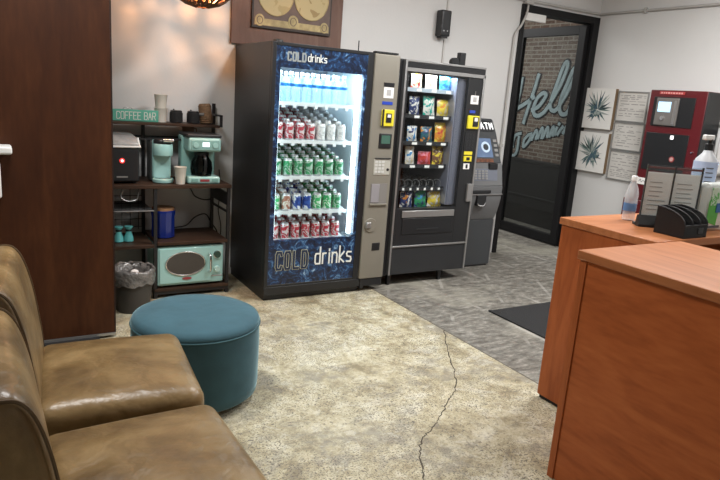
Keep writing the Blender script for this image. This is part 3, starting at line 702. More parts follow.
MB().lathe([(.014, .21), (.018, .24), (.018, .27)], (0, 0, 0), 14).build('socket', BLACK, t)
l = bpy.data.lights.new('pendant_bulb', 'POINT'); l.energy = 26; l.color = (1, .46, .20); l.shadow_soft_size = .022
lo = bpy.data.objects.new('pendant_bulb', l); COL.objects.link(lo); lo.location = (1.20, 4.12, 2.07)

# ---------------------------------------------------------------- board with antique map above the drinks machine
o = B(1.605, 2.535, 4.735, 4.76, 1.812, 2.62).build('wall_board', BOARDW, bevel=.002); tag(o, 'brown wooden board on the wall behind the drinks machine top', 'board')
t = thing('framed_map', 'framed old gold map of two hemispheres on the brown board', 'picture', (1.755, 4.735, 1.945))
B(0, .665, -.022, 0, 0, .52).build('frame', mat('dark_frame', (.03, .02, .015), rough=.5), t)
GOLD = mat('aged_gold', (.42, .33, .16), rough=.6, noise=.3, nscale=22); BRN = mat('map_brown', (.14, .10, .085), rough=.7, noise=.15, nscale=12)
B(.012, .653, -.025, -.020, .014, .51).build('sheet', BRN, t)
LAND = patches('map_land', [(.42, .33, .16), (.50, .41, .22), (.33, .24, .11)], 9, .7)
for cx in (.185, .485):
    MB().prism(oval(cx, .265, .145, .165, 48), 'y', -.027, -.024).build('hemisphere', LAND, t)
    MB().tube([(x, -.027, z) for x, z in oval(cx, .265, .147, .167, 48)], .004, 6, closed=True).build('ring', GOLD, t)
B(.02, .645, -.028, -.024, .02, .068).build('scroll_band', GOLD, t)
for cx, r in ((.06, .038), (.335, .042), (.605, .035)):
    MB().prism(oval(cx, .055 if r < .04 else .07, r, r*1.15, 28), 'y', -.031, -.027).build('medallion', GOLD, t); MB().tube([(x, -.031, z) for x, z in oval(cx, .055 if r < .04 else .07, r*.6, r*.7, 20)], .003, 5, closed=True).build('medallion_ring', BRN, t)
# ---------------------------------------------------------------- drinks machine
DX, DY = 1.648, 4.016
t = thing('drinks_machine', 'tall glass-front cold drinks vending machine with blue ice graphics', 'vending machine', (DX, DY, 0))
DW, DD, DH = 1.005, .735, 1.808
ICE = bpy.data.materials.new('blue_ice_print'); ICE.use_nodes = True
nt = ICE.node_tree; bs = nt.nodes['Principled BSDF']; tc = nt.nodes.new('ShaderNodeTexCoord')
n1 = nt.nodes.new('ShaderNodeTexNoise'); n1.inputs['Scale'].default_value = 14; n1.inputs['Detail'].default_value = 7; n1.inputs['Distortion'].default_value = 1.8; n1.inputs['Roughness'].default_value = .7
rr = ramp(nt, [(.38, (.006, .009, .020)), (.50, (.012, .026, .070)), (.57, (.020, .075, .20)), (.63, (.12, .25, .42)), (.70, (.50, .62, .74))])
nt.links.new(tc.outputs['Object'], n1.inputs['Vector']); nt.links.new(n1.outputs['Fac'], rr.inputs['Fac']); nt.links.new(rr.outputs['Color'], bs.inputs['Base Color'])
bs.inputs['Roughness'].default_value = .3
BLK = mat('machine_black', (.013, .014, .016), rough=.4)
LINER = mat('white_cavity_liner', (.62, .70, .75), rough=.5); LBACK = mat('grey_cavity_back', (.24, .25, .29), rough=.5)
# cabinet shell: open at the front for the display cavity
mb = B(0, .03, .03, DD, .06, DH); mb.box(.03, DW-.005, DD-.03, DD, .06, DH); mb.box(.03, DW-.005, .03, DD-.03, 1.74, DH); mb.box(.03, DW-.005, .03, DD-.03, .06, .40); mb.box(.78, DW-.005, .03, DD-.03, .40, 1.74)
mb.build('cabinet', MACHSIDE, t, bevel=.004)
mb = B(.03, .045, .03, DD-.03, .40, 1.74); mb.box(.765, .78, .03, DD-.03, .40, 1.74); mb.box(.045, .765, .03, DD-.045, 1.725, 1.74); mb.box(.045, .765, .03, DD-.045, .40, .415)
mb.build('cavity_liner', LINER, t); B(.045, .765, DD-.045, DD-.03, .40, 1.74).build('cavity_back', LBACK, t)
# door: black rim, printed surround, pane
mb = B(0, .028, 0, .03, .105, DH); mb.box(.735, .785, 0, .03, .105, DH); mb.box(.028, .735, 0, .03, 1.785, DH); mb.box(.028, .735, 0, .03, .105, .122)
dr = mb.build('door_rim', BLK, t, bevel=.003)
mb = B(.028, .735, .004, .03, 1.645, 1.785); mb.box(.028, .735, .004, .03, .122, .450); mb.box(.028, .062, .004, .03, .45, 1.645); mb.box(.71, .735, .004, .03, .45, 1.645)
gp = mb.build('printed_surround', ICE, t, label='dark blue ice-splash print around the window')
B(.062, .71, .010, .016, .45, 1.645).build('pane', GLASS, t, smooth=False)
# lettering: big at the foot, small at the head
CR = mat('cream_outline', (.46, .46, .34), rough=.5); LB = mat('letter_blue', (.010, .022, .06), rough=.4); LW = mat('letter_white', (.82, .84, .80), rough=.5)
mb = stroke_text('COLD', .092, .235, .038, .125, .030, .0035, .0115, .0015); mb.build('lettering_outline', CR, gp, smooth=False)
mb = stroke_text('COLD', .092, .235, .038, .125, .030, .002, .0075, .0015); mb.build('lettering_fill', LB, gp, smooth=False)
stroke_text('drinks', .402, .255, .040, .125, .022, .0035, .006, .002).build('lettering', LW, gp, smooth=False)
stroke_text('COLD', .112, 1.695, .022, .052, .014, .0035, .0055, .0015).build('heading_outline', mat('heading_grey', (.30, .33, .33), rough=.5), gp, smooth=False)
stroke_text('drinks', .262, 1.700, .019, .050, .0095, .0035, .0030, .0015).build('heading', LW, gp, smooth=False)
# base
mb = B(.01, .80, .03, DD, .0, .06); mb.box(0, DW-.005, -.004, .04, .045, .105); mb.build('base', BLK, t, bevel=.003)
# lit tubes (right, left, head)
LT = mat('cool_lamp', (1, 1, 1), emit=(.78, .93, 1), estr=10)
B(.682, .704, .035, .060, .47, 1.63).build('light_tube', LT, t, label='bright white light strip inside the right edge')
B(.064, .076, .035, .055, .47, 1.63).build('light_tube', mat('cool_lamp_dim', (1, 1, 1), emit=(.70, .92, 1), estr=5), t)
B(.08, .69, .04, .065, 1.69, 1.705).build('light_tube', LT, t)
for nm, loc, sx, sy, p, rot in (('machine_lamp', (DX+.37, DY+.12, 1.685), .6, .06, 8, (0, 0, 0)),):
    area(nm, loc, sx, sy, p, (.78, .94, 1), rot)
# trays
TRZ = [1.412, 1.150, .893, .640, .425]
TRAYW = mat('tray_white', (.72, .78, .80), rough=.4)
for z in TRZ:
    sl = 0.0 if z > 1.3 else .30
    mb = MB().prism([(.075, z-.009), (.075, z-.0015), (.56, z-.0015+sl*.485), (.56, z-.009+sl*.485)], 'x', .066, .675)
    if z > .5:
        mb.box(.066, .675, .066, .075, z-.014, z+.010)
        for i in range(7): mb.box(.082+i*.083+.028, .082+i*.083+.052, .064, .075, z-.03, z-.014)
    mb.build('tray', TRAYW, t, smooth=False)
# right-hand service panel
MB().rbox(.787, DW, -.012, .03, .105, DH-.004, .010).build('service_panel', TAUPE, t)
B(.80, .83, -.01, .05, .03, .105).build('panel_foot', BLK, t)
B(.875, .965, -.016, -.011, 1.575, 1.605).build('black_label', BLACKP, t)
B(.878, .964, -.015, -.011, 1.495, 1.573).build('white_sticker', PAPER, t, label='white square sticker')
B(.902, .940, -.0165, -.0145, 1.513, 1.555).build('sticker_print', INKL, t)
B(.872, .962, -.015, -.011, 1.447, 1.470).build('display', NAVY, t)
yr = MB().rbox(.872, .978, -.030, -.010, 1.29, 1.412, .006).build('card_reader', YELLOW, t, label='yellow framed card reader')
B(.872, .886, -.033, -.029, 1.29, 1.412).build('edge', BLACKP, yr); B(.905, .952, -.034, -.029, 1.318, 1.385).build('screen', BLACKP, yr); B(.915, .943, -.036, -.033, 1.355, 1.378).build('icon', WHITE, yr)
gr = MB().rbox(.868, .978, -.020, -.010, 1.125, 1.235, .005).build('bill_validator', BLACKP, t); B(.884, .962, -.023, -.019, 1.16, 1.222).build('window', mat('greenish_window', (.06, .14, .11), rough=.25), gr)
kp = B(.84, .985, -.016, -.010, .925, 1.045).build('keypad', mat('keypad_cream', (.46, .45, .40), rough=.5), t, bevel=.002); B(.845, .985, -.022, -.015, 1.045, 1.053).build('ledge', DGREY, kp)
for i in range(4):
    for j in range(3): B(.848+j*.03, .872+j*.03, -.019, -.015, .94+i*.025, .957+i*.025).build('key', mat('key_white', (.60, .60, .58), rough=.5), kp)
MB().lathe([(.010, -.020), (.012, -.014)], (.966, 0, .965), 16, 'y').build('coin_slot', BLACKP, kp)
mb = B(.830, .975, -.0145, -.010, .705, .858); mb.build('recess', mat('recess_grey', (.23, .22, .21), rough=.4), t); B(.835, .905, -.018, -.013, .712, .852).build('coin_door', mat('lilac_grey', (.30, .29, .31), rough=.3), t, bevel=.002); B(.825, .98, -.026, -.010, .69, .704).build('ledge', TAUPE, t, bevel=.003)
MB().lathe([(.052, -.020), (.056, -.012)], (.850, 0, .535), 28, 'y').build('lock_plate', TAUPE, t); MB().rbox(.806, .85, -.032, -.018, .515, .56, .006).build('lock_handle', STEEL, t)
B(.880, .952, -.0145, -.010, .33, .392).build('coin_return', BLACKP, t, bevel=.004)
MB().lathe([(.036, 0), (.034, .012), (.02, .018)], (.055, .05, DH), 20).build('top_knob', BLK, t)
MB().tube([(.692, .08, DH), (.692, .08, DH+.075)], .004, 6).build('antenna', BLACKP, t)
B(.80, .99, .0, .05, DH, DH+.012).build('top_strip', BLK, t)

# drinks: bottles on the top tray, cans on the four trays below (lids are printed with the can)
ORD = ['first', 'second', 'third', 'fourth', 'fifth', 'sixth', 'seventh']
WATER = mat('pale_bottle_plastic', (.45, .72, .86), rough=.15, alpha=.34)
def make_bottle():
    t = thing('water_bottle', '', 'bottle', (0, 0, 0), 0, 'water bottles on the top tray')
    MB().lathe([(.02, 0), (.029, .004), (.031, .012), (.029, .03), (.031, .045), (.029, .06), (.0315, .075), (.0315, .135), (.028, .155), (.016, .182), (.0125, .19), (.0125, .197)], seg=18).build('body', WATER, t)
    MB().lathe([(.014, .194), (.014, .212), (.012, .214)], seg=14).build('cap', mat('white_cap', (.85, .88, .9), rough=.4), t)
    MB().lathe([(.0318, .115), (.0320, .117), (.0320, .133), (.0318, .135)], seg=18, cap=False).build('label_band', mat('blue_bottle_label', (.008, .12, .40), rough=.4), t)
    return t
proto = make_bottle(); first = True
for row in range(2):
    for i in range(7):
        x = DX+.108+i*.0835; y = DY+.115+row*.095
        lab = 'blue-labelled water bottle, %s from left, %s of the top tray' % (ORD[i], ['front row', 'second row', 'third row'][row])
        if first: proto.location = (x, y, TRZ[0]); proto['label'] = lab; first = False
        else: copy_tree(proto, (x, y, TRZ[0]), lab)
TIN = mat('can_aluminium', (.62, .62, .63), rough=.3, metal=.7)
def canmat(name, cols, sc=13): return patches(name, cols, sc, .3, [0, .405, .475, .66])
CANS = {
 'red and silver': canmat('can_red_silver', [(.40, .03, .05), (.58, .55, .55), (.42, .05, .07), (.64, .60, .60)]),
 'white and silver': canmat('can_white', [(.70, .72, .72), (.50, .52, .53), (.78, .78, .76), (.22, .10, .10)]),
 'green': canmat('can_green', [(.02, .22, .09), (.36, .50, .42), (.035, .30, .12), (.03, .28, .11)]),
 'cream and brown': canmat('can_cream', [(.55, .46, .38), (.70, .66, .60), (.34, .15, .10), (.66, .62, .58)]),
 'blue': canmat('can_blue', [(.012, .05, .25), (.03, .10, .38), (.60, .66, .70), (.015, .06, .28)]),
 'bright green': canmat('can_bright_green', [(.05, .42, .14), (.60, .72, .62), (.03, .34, .12), (.30, .58, .36)]),
 'red and white': canmat('can_red_white', [(.42, .03, .05), (.62, .58, .57), (.46, .05, .07), (.66, .60, .58)]),
}
ROWS = [['red and silver']*4+['white and silver']*3, ['green']*7, ['bright green', 'cream and brown', 'blue', 'blue', 'bright green', 'bright green', 'green'], ['red and white']*7]
TRN = ['second', 'third', 'fourth', 'bottom']
protos = {}
def make_can(kind):
    mb = MB(); mb.cur = 1; mb.lathe([(.024, 0), (.028, .001), (.0325, .010)], seg=18); mb.cur = 0
    mb.lathe([(.0328, .010), (.033, .014), (.033, .104), (.0325, .107)], seg=18, cap=False); mb.cur = 1
    mb.lathe([(.0325, .107), (.027, .118), (.0275, .121), (.025, .121), (.024, .117), (.002, .117)], seg=18)
    return mb.build('drink_can', [CANS[kind], TIN])
for r in range(4):
    for i in range(7):
        kind = ROWS[r][i]
        for d in range(6):
            x = DX+.108+i*.0835; y = DY+.112+d*.070; z = TRZ[r+1]+(.112-.075+d*.070)*.30-.001
            if kind not in protos: o = protos[kind] = make_can(kind)
            else: o = protos[kind].copy(); COL.objects.link(o)
            o.location = (x, y, z); o.rotation_euler = (0, 0, random.choice((.4, .9, 1.3, 2.0, 2.6)))
            lab = '%s drink can, %s from left in the %s row of the %s tray' % (kind, ORD[i], ['front', 'second', 'third', 'fourth', 'fifth', 'rear'][d], TRN[r])
            tag(o, lab, 'can', 'drink cans on the %s tray' % TRN[r])

# ---------------------------------------------------------------- snack machine
SX, SY = 2.68, 4.066
t = thing('snack_machine', 'black snack vending machine with silver trim beside the drinks machine', 'vending machine', (SX, SY, 0))
SW, SD, ST = .868, .64, 1.792
CAV = mat('dark_cavity', (.018, .019, .022), rough=.45)
mb = B(0, .055, .02, SD, .085, ST); mb.box(.055, SW-.01, SD-.03, SD, .085, ST); mb.box(.055, SW-.01, .03, SD-.03, 1.72, ST); mb.box(.055, SW-.01, .03, SD-.03, .085, .60); mb.box(.70, SW-.01, .03, SD-.03, .60, 1.72)
mb.build('cabinet', BLK, t, bevel=.003)
mb = B(.075, .10, .0, .03, .33, 1.705); mb.box(.10, .69, .0, .03, 1.695, 1.705); mb.box(.69, .835, .0, .03, .33, 1.705); mb.box(.10, .69, .0, .03, .33, .645)
mb.build('door', mat('door_black', (.017, .018, .020), rough=.35), t, bevel=.002)
B(.075, .835, .0, .03, .095, .325).build('kick_panel', DGREY, t, bevel=.003, label='plain dark grey lower panel')
B(.06, .85, -.004, .03, 1.735, 1.775).build('header', BLACKP, t, bevel=.002)
mb = B(.058, .075, -.010, .03, .095, 1.79); mb.box(.835, .852, -.010, .03, .095, 1.735); mb.box(.075, .835, -.010, .02, .323, .337); mb.box(.075, .852, -.010, .02, 1.705, 1.733); mb.box(.06, .852, -.008, .03, 1.777, 1.792)
mb.build('silver_trim', STEEL, t, bevel=.002, label='brushed silver edging')
B(.11, .685, .006, .012, .648, 1.695).build('pane', GLASS, t, smooth=False)
mb = B(.60, .61, .04, SD-.06, .66, 1.69); mb.build('side_liner', mat('lilac_reflection_steel', (.30, .31, .40), rough=.3, metal=.5), t)  # lilac reflection on the lit inner wall is put into this colour
B(.61, .69, .034, .04, .66, 1.69).build('reflection_column', mat('lilac_reflection', (.22, .23, .30), rough=.25, metal=.6), t)  # plate carries the lilac reflection as its own colour
B(.12, .59, .045, .065, 1.702, 1.712).build('light_tube', mat('snack_lamp', (1, 1, 1), emit=(.85, .92, 1), estr=5), t)
area('snack_lamp', (SX+.36, SY+.10, 1.698), .44, .05, 3.6, (.88, .94, 1))
STZ = [1.585, 1.38, 1.17, .985, .80, .63]
STRAY = mat('tray_black', (.02, .022, .026), rough=.4)
for k, z in enumerate(STZ):
    mb = B(.13, .60, .085, SD-.06, z-.012, z-.002); mb.box(.13, .60, .075, .085, z-.025, z+.006)
    tr = mb.build('tray', mat('tray_pale', (.45, .52, .60), rough=.4) if k == 0 else STRAY, t, smooth=False)
    mb = MB()
    for i in range(3 if k != 4 else 6): x = .235+i*.145 if k != 4 else .18+i*.072; mb.box(x, x+.05 if k != 4 else x+.02, .073, .0755, z-.022, z-.002)
    mb.build('price_tags', PAPER, tr, smooth=False)
    nc = 3 if k != 4 else 6
    for i in range(nc):
        cx = (.262+i*.145) if nc == 3 else .19+i*.072; R_ = .030 if nc == 6 else .034
        zc = z+R_+.002
        MB().tube([(cx+R_*math.sin(a*PI/6), .082+.012*a/2.2*(1 if nc == 6 else 1.5)+(0 if nc == 6 else .085), zc-R_*math.cos(a*PI/6)) for a in range(0, 60)], .0022 if nc == 3 else .003, 5).build('coil', MATS['dull_steel'] if nc == 6 else DGREY, tr)
B(.145, .672, -.012, .0, .570, .625).build('delivery_lip', STEEL, t, bevel=.003, label='silver bar above the delivery flap'); 
fl_ = B(.155, .665, -.006, .0, .43, .562).build('delivery_flap', BLACKP, t, bevel=.006); B(.30, .52, -.010, -.005, .465, .475).build('grip', DGREY, fl_)
B(.725, .805, -.005, .0, 1.497, 1.567).build('white_sticker', PAPER, t, label='white square sticker'); B(.748, .783, -.007, -.004, 1.515, 1.553).build('sticker_print', INKL, t)
MB().tube([(.765, -.004, 1.567), (.765, -.006, 1.60)], .004, 6).build('sticker_loop', STEEL, t)
B(.728, .785, -.005, .0, 1.425, 1.447).build('display', NAVY, t)
yr = MB().rbox(.712, .825, -.022, .002, 1.298, 1.405, .006).build('card_reader', YELLOW, t, label='yellow framed card reader'); B(.757, .812, -.026, -.021, 1.318, 1.395).build('screen', BLACKP, yr); B(.768, .802, -.028, -.025, 1.36, 1.39).build('icon', WHITE, yr)
kp = B(.705, .815, -.005, .0, 1.115, 1.275).build('keypad', BLACKP, t)
for i in range(5):
    for j in range(3): B(.722+j*.03, .738+j*.03, -.008, -.004, 1.13+i*.028, 1.146+i*.028).build('key', DGREY, kp)
B(.715, .800, -.006, .0, 1.085, 1.112).build('yellow_label', YELLOW, t); by = B(.715, .795, -.012, .0, 1.030, 1.075).build('bill_slot', YELLOW, t); B(.738, .772, -.015, -.011, 1.040, 1.064).build('slot', BLACKP, by)
B(.722, .785, -.006, .0, .965, 1.012).build('pictogram_label', PAPER, t); B(.745, .765, -.008, -.005, .972, 1.005).build('pictogram', BLACKP, t)
MB().rbox(.783, .828, -.020, .002, .69, .842, .004).build('coin_lock', STEEL, t)
for x in (.10, .62):
    for y in (.05, .58): MB().prism([(x-.02, .09), (x-.012, .0), (x+.012, .0), (x+.02, .09)], 'y', y-.015, y+.015).build('leg', BLK, t)
MB().rbox(.735, .795, .20, .25, ST, ST+.115, .006).build('terminal', BLACKP, t)
mb = MB().lathe([(.038, -.025), (.038, .02)], (.69, .22, ST+.030), 20, 'y'); o = mb.build('terminal_foot', BLACKP, t)

# snack bags
def bag(name, loc, w, h, cols, label, rz=0, tilt=0.12, sc=14, puff=.022):
    m_ = patches('bag_print', cols, sc, .28)
    n, k = 12, 14; mb = MB(); ph = random.random()*9
    for sgn in (-1, 1):
        vs = []
        for i in range(n+1):
            for j in range(k+1):
                u, v = i/n, j/k; e = (math.sin(PI*u)**.6)*(math.sin(PI*min(1, max(0, (v-.07)/.86)))**.6 if .07 < v < .93 else 0)
                d = puff*e*(1+.35*mnoise.noise(Vector((u*5+ph, v*5, sgn)))); pin = .06*math.sin(PI*v)
                vs.append(((u-.5)*w*(1-pin+ .05*mnoise.noise(Vector((v*6, ph, u)))), sgn*(d+.0006), v*h+ (.004*math.sin(u*40) if v in (0, 1) else 0)))
        fs = [(i*(k+1)+j, (i+1)*(k+1)+j, (i+1)*(k+1)+j+1, i*(k+1)+j+1) for i in range(n) for j in range(k)]
        mb.add(vs, fs if sgn < 0 else [f[::-1] for f in fs])
    o = mb.build(name, m_, angle=1.2); o.location = loc; o.rotation_euler = (-tilt, 0, rz)
    return tag(o, label, 'snack bag', 'snack bags in the black machine')
Wh, Ye, Rd, Or, Nv, Bl, Gr, Te, Pk, Bn, Cr = (.72, .70, .66), (.72, .55, .06), (.50, .05, .04), (.66, .25, .04), (.03, .05, .16), (.05, .25, .55), (.03, .28, .12), (.02, .33, .30), (.60, .15, .22), (.16, .07, .04), (.66, .55, .36)
LO = [
 (0, 0, .085, .13, (Ye, Cr, Rd, Wh), 'yellow and white snack bag at left of the top tray'),
 (0, 1, .105, .135, (Wh, Cr, Wh, Bn), 'white snack bag with small brown print in the middle of the top tray'),
 (0, 2, .115, .13, (Te, Bl, (.10, .45, .60), Wh), 'teal blue crisp bag at right of the top tray'),
 (1, 0, .090, .135, (Wh, Nv, Wh, Bl), 'white and navy snack bag at left of the second tray'),
 (1, 1, .105, .145, (Te, Wh, (.02, .42, .32), Te), 'bright teal green and white snack bag on the second tray'),
 (1, 2, .115, .125, (Or, Ye, Cr, Rd), 'orange and yellow snack bag with red foot on the second tray'),
 (2, 0, .085, .115, (Nv, Wh, Bl, Pk), 'small white, pink and blue snack bag on the third tray'),
 (2, 1, .105, .115, (Nv, (.02, .10, .14), Or, Wh), 'dark navy snack bag with orange middle on the third tray'),
 (2, 2, .110, .150, (Rd, Or, Ye, Wh), 'red and yellow snack bag at right of the third tray'),
 (3, 0, .080, .135, (Bl, Wh, Cr, Nv), 'blue and cream snack bag at left of the fourth tray'),
 (3, 1, .105, .100, (Pk, Rd, Pk, Wh), 'low pink snack bag in the middle of the fourth tray'),
 (3, 2, .115, .140, (Ye, Bn, Ye, Cr), 'yellow snack bag with brown print on the fourth tray'),
 (5, 0, .100, .120, (Or, Nv, Wh, Or), 'orange, navy and white snack bag on the lowest tray'),
 (5, 1, .115, .125, (Bl, Gr, Nv, (.35, .55, .25)), 'blue and green snack bag in the middle of the lowest tray'),
 (5, 2, .120, .120, (Cr, Ye, Wh, Rd), 'pale yellow and tan snack bag at right of the lowest tray'),
]
for k, i, w_, h_, cols, lab in LO:
    bag('snack_bag', (SX+.262+i*.145, SY+.122, STZ[k]+.001), w_*1.16, h_*(.92 if k == 0 else 1.06), cols, lab, rz=random.uniform(-.12, .12), tilt=random.uniform(.06, .14))

# ---------------------------------------------------------------- cash machine
AX0, AX1, AY = 3.585, 4.09, 4.36
t = thing('cash_machine', 'grey free-standing cash machine between the snack machine and the door', 'ATM', (AX0, AY, 0)); AW = AX1-AX0
AG = mat('atm_grey', (.16, .165, .17), rough=.4, noise=.05); AD = mat('atm_charcoal', (.055, .06, .065), rough=.42)
B(.0, AW, .0, .33, .015, .455).build('lower_cabinet', AD, t, bevel=.004)
B(.02, AW-.02, .01, .32, 0, .015).build('plinth', BLACK, t)
MB().prism([(.0, .455), (-.035, .53), (-.065, .66), (-.07, .78), (.33, .78), (.33, .455)], 'x', .0, AW).build('fascia', AG, t, bevel=.008)
MB().prism([(-.07, .78), (-.065, .80), (-.035, .955), (-.025, .985), (.33, .985), (.33, .78)], 'x', .005, AW-.005).build('keypad_shelf', AG, t, bevel=.006)
MB().prism([(-.022, .985), (-.012, 1.0), (.098, 1.25), (.168, 1.365), (.185, 1.375), (.32, 1.375), (.33, 1.0), (.33, .985)], 'x', .005, AW-.005).build('head', AD, t, bevel=.008)
def slanted(x0, x1, z0, z1, off, th=.004): # plate lying on the sloping screen face
    f = lambda z: -.012+(z-1.0)*(.11/.25)
    return MB().prism([(f(z0)-off, z0), (f(z1)-off, z1), (f(z1)-off+th, z1), (f(z0)-off+th, z0)], 'x', x0, x1)
slanted(.035, AW-.095, 1.035, 1.20, .003).build('screen', mat('atm_screen', (.08, .12, .20), rough=.2, emit=(.15, .22, .36), estr=.5, noise=.5, nscale=9), t, label='lit bluish screen')
mb = MB(); 
def on_face(z): return -.012+(z-1.0)*.44
mb.lathe([(.052, 0), (.052, .003)], (0, 0, 0), 24, 'y')
o = mb.build('screen_disc', mat('screen_pale', (.4, .5, .6), emit=(.5, .62, .75), estr=.5), t); o.location = (.335, on_face(1.125)-.007, 1.125); o.rotation_euler = (-.414, 0, 0)
mb = MB(); mb.lathe([(.03, 0), (.03, .003)], (0, 0, 0), 24, 'y'); o = mb.build('screen_icon', mat('screen_dark', (.03, .04, .05)), t); o.location = (.335, on_face(1.125)-.010, 1.125); o.rotation_euler = (-.414, 0, 0)
for i in range(4): slanted(AW-.07, AW-.03, 1.045+i*.042, 1.068+i*.042, .008, .006).build('side_button', STEEL, t)
slanted(.04, AW-.10, .992, 1.022, .003).build('advert_strip', mat('advert_print', (.16, .06, .03), rough=.4, noise=.6, nscale=40), t)
TF = .155+(1.31-1.25)*(.02/.115)
sg = MB().prism([(.1053-.005, 1.262), (.162-.005, 1.355), (.162+.002, 1.355), (.1053+.002, 1.262)], 'x', .06, AW-.03).build('sign_panel', DGREY, t)
lt = stroke_text('ATM', .322, -.028, .034, .058, .020, .0, .0060, .003).build('lettering', mat('lit_white', (.85, .85, .85), emit=(1, 1, 1), estr=.7), t, smooth=False); lt.location = (0, .1337-.0052, 1.3085); lt.rotation_euler = (-.548, 0, 0)
B(.04, .16, -.045, -.02, .955, .972).build('card_slot', BLACKP, t); MB().rbox(.33, .43, -.055, .0, .93, .985, .008).build('receipt_slot', BLACKP, t)
def sh(z): return -.065+(z-.80)*(.03/.155)
MB().prism([(sh(.83)-.003, .83), (sh(.935)-.003, .935), (sh(.935), .935), (sh(.83), .83)], 'x', .06, AW-.07).build('keypad', mat('keypad_blue_grey', (.20, .22, .27), rough=.3, metal=.3), t)
mb = MB()
for i in range(4):
    for j in range(4): z = .842+i*.022; mb.prism([(sh(z)-.008, z), (sh(z+.015)-.008, z+.015), (sh(z+.015)-.002, z+.015), (sh(z)-.002, z)], 'x', .16+j*.042, .19+j*.042)
mb.build('keys', STEEL, t, smooth=False)
MB().rbox(.12, .36, -.082, -.06, .715, .742, .006).build('cash_slot', BLACKP, t); mb = MB().rbox(.20, .31, -.085, -.05, .60, .70, .008); mb.build('lock_handle', BLACKP, t); MB().tube(smooth_pts([(.21, -.088, .62), (.23, -.092, .605), (.28, -.092, .605), (.30, -.088, .63)], 4), .006, 6).build('chrome_lip', CHROME, t)
B(.0, AW, -.078, -.066, .700, .708).build('trim_line', STEEL, t)
B(AW-.005, AW+.006, -.003, .02, .02, .455).build('edge_trim', STEEL, t)

# ---------------------------------------------------------------- wall gadget
t = thing('wall_mounted_box', 'small black box mounted on the white wall high above the snack machine', 'wall box', (3.49, 4.76, 2.05))
MB().rbox(0, .105, -.09, 0, .015, .235, .012).build('body', BLACKP, t); B(.02, .085, -.08, -.01, 0, .02).build('nozzle', BLACKP, t)
for x in (.03, .07): MB().lathe([(.006, -.094), (.006, -.088)], (x, 0, .06), 12, 'y').build('light', STEEL, t)

# ---------------------------------------------------------------- black floor mat
mb = B(3.155, 4.25, 2.3, 3.30, 0, .008); mb.cur = 0; o = mb.build('floor_mat', mat('mat_pile', (.016, .016, .017), rough=.9, bump=.4, bscale=200), bevel=.003); tag(o, 'black rectangular mat on the grey floor behind the reception desk', 'mat')
B(3.155, 3.185, 2.3, 3.30, .008, .011).build('rubber_edge', MATTE, o)

# ---------------------------------------------------------------- reception desks
t = thing('far_counter', 'far cherry wood reception counter carrying the sign and organiser', 'counter', (2.465, 1.60, 0))
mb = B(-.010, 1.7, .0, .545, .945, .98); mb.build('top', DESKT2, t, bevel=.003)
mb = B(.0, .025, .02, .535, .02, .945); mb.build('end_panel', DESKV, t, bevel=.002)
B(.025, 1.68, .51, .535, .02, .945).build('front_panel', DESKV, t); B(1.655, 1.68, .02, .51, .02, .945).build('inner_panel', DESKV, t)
B(.01, 1.66, .03, .525, 0, .02).build('plinth', MATTE, t)
t = thing('near_counter', 'nearest cherry wood reception counter in the bottom right corner', 'counter', (1.95, 1.592, 0))
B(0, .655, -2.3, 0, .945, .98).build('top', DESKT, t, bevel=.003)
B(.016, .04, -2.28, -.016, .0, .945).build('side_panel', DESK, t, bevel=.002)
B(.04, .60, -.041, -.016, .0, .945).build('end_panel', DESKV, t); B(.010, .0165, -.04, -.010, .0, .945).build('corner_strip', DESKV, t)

# things on the far counter
def bottle_small():
    t = thing('water_bottle', 'small clear water bottle with blue label behind the counter sign', 'bottle', (2.800, 2.01, .98))
    MB().lathe([(.02, 0), (.031, .004), (.032, .02), (.030, .05), (.032, .075), (.032, .14), (.026, .165), (.013, .195), (.013, .205)], seg=24).build('body', mat('cloudy_bottle', (.70, .74, .78), rough=.15, alpha=.4), t)
    MB().lathe([(.0325, .05), (.0325, .09)], seg=24, cap=False).build('label_band', mat('pale_blue_band', (.10, .22, .45), rough=.4), t); MB().lathe([(.0145, .203), (.0145, .225), (.013, .227)], seg=16).build('cap', WHITE, t)
bottle_small()
ang = math.atan2(-.14, .215)
t = thing('sign_holder', 'clear acrylic holder with two printed sheets on the far counter', 'sign holder', (2.722, 1.893, .98), ang)
B(-.012, .27, -.035, .045, 0, .012).build('base', MATTE, t); MB().prism([(-.035, .012), (-.012, .055), (.0, .055), (.012, .012)], 'x', -.012, .27).build('foot_wedge', MATTE, t)
for i in range(2):
    x0 = .004+i*.129
    sh_ = B(x0, x0+.122, -.003, .0, .045, .265).build('sheet', PAPER, t, smooth=False)
    mb = MB()
    for k in range(7): z = .215-k*.022; mb.box(x0+.018, x0+.018+random.uniform(.05, .085), -.0042, -.003, z, z+.004)
    mb.build('print', INKL, sh_, smooth=False)
    B(x0-.002, x0+.125, -.007, -.0045, .012, .30).build('acrylic_panel', ACRYL, t, smooth=False); B(x0-.002, x0+.125, .001, .0035, .012, .30).build('acrylic_panel', ACRYL, t, smooth=False)
    B(x0-.002, x0+.125, -.004, .001, .283, .293).build('header_strip', mat('dark_red_strip', (.16, .05, .05), rough=.4), t)
for x in (.0, .131, .26): B(x-.003, x+.002, -.008, .004, .012, .302).build('edge', mat('acrylic_edge', (.05, .055, .055), rough=.2), t)
t = thing('desk_organiser', 'black mesh desk organiser with curved dividers on the far counter', 'organiser', (2.656, 1.615, .98))
MESHM = mat('black_mesh', (.012, .012, .013), rough=.5, alpha=.80)
prof = [(.0, 0), (.0, .058)] + [(.145*(1-math.cos(a*PI/20))*1.0, .058+.067*math.sin(a*PI/20)) for a in range(1, 11)] + [(.145, 0)]
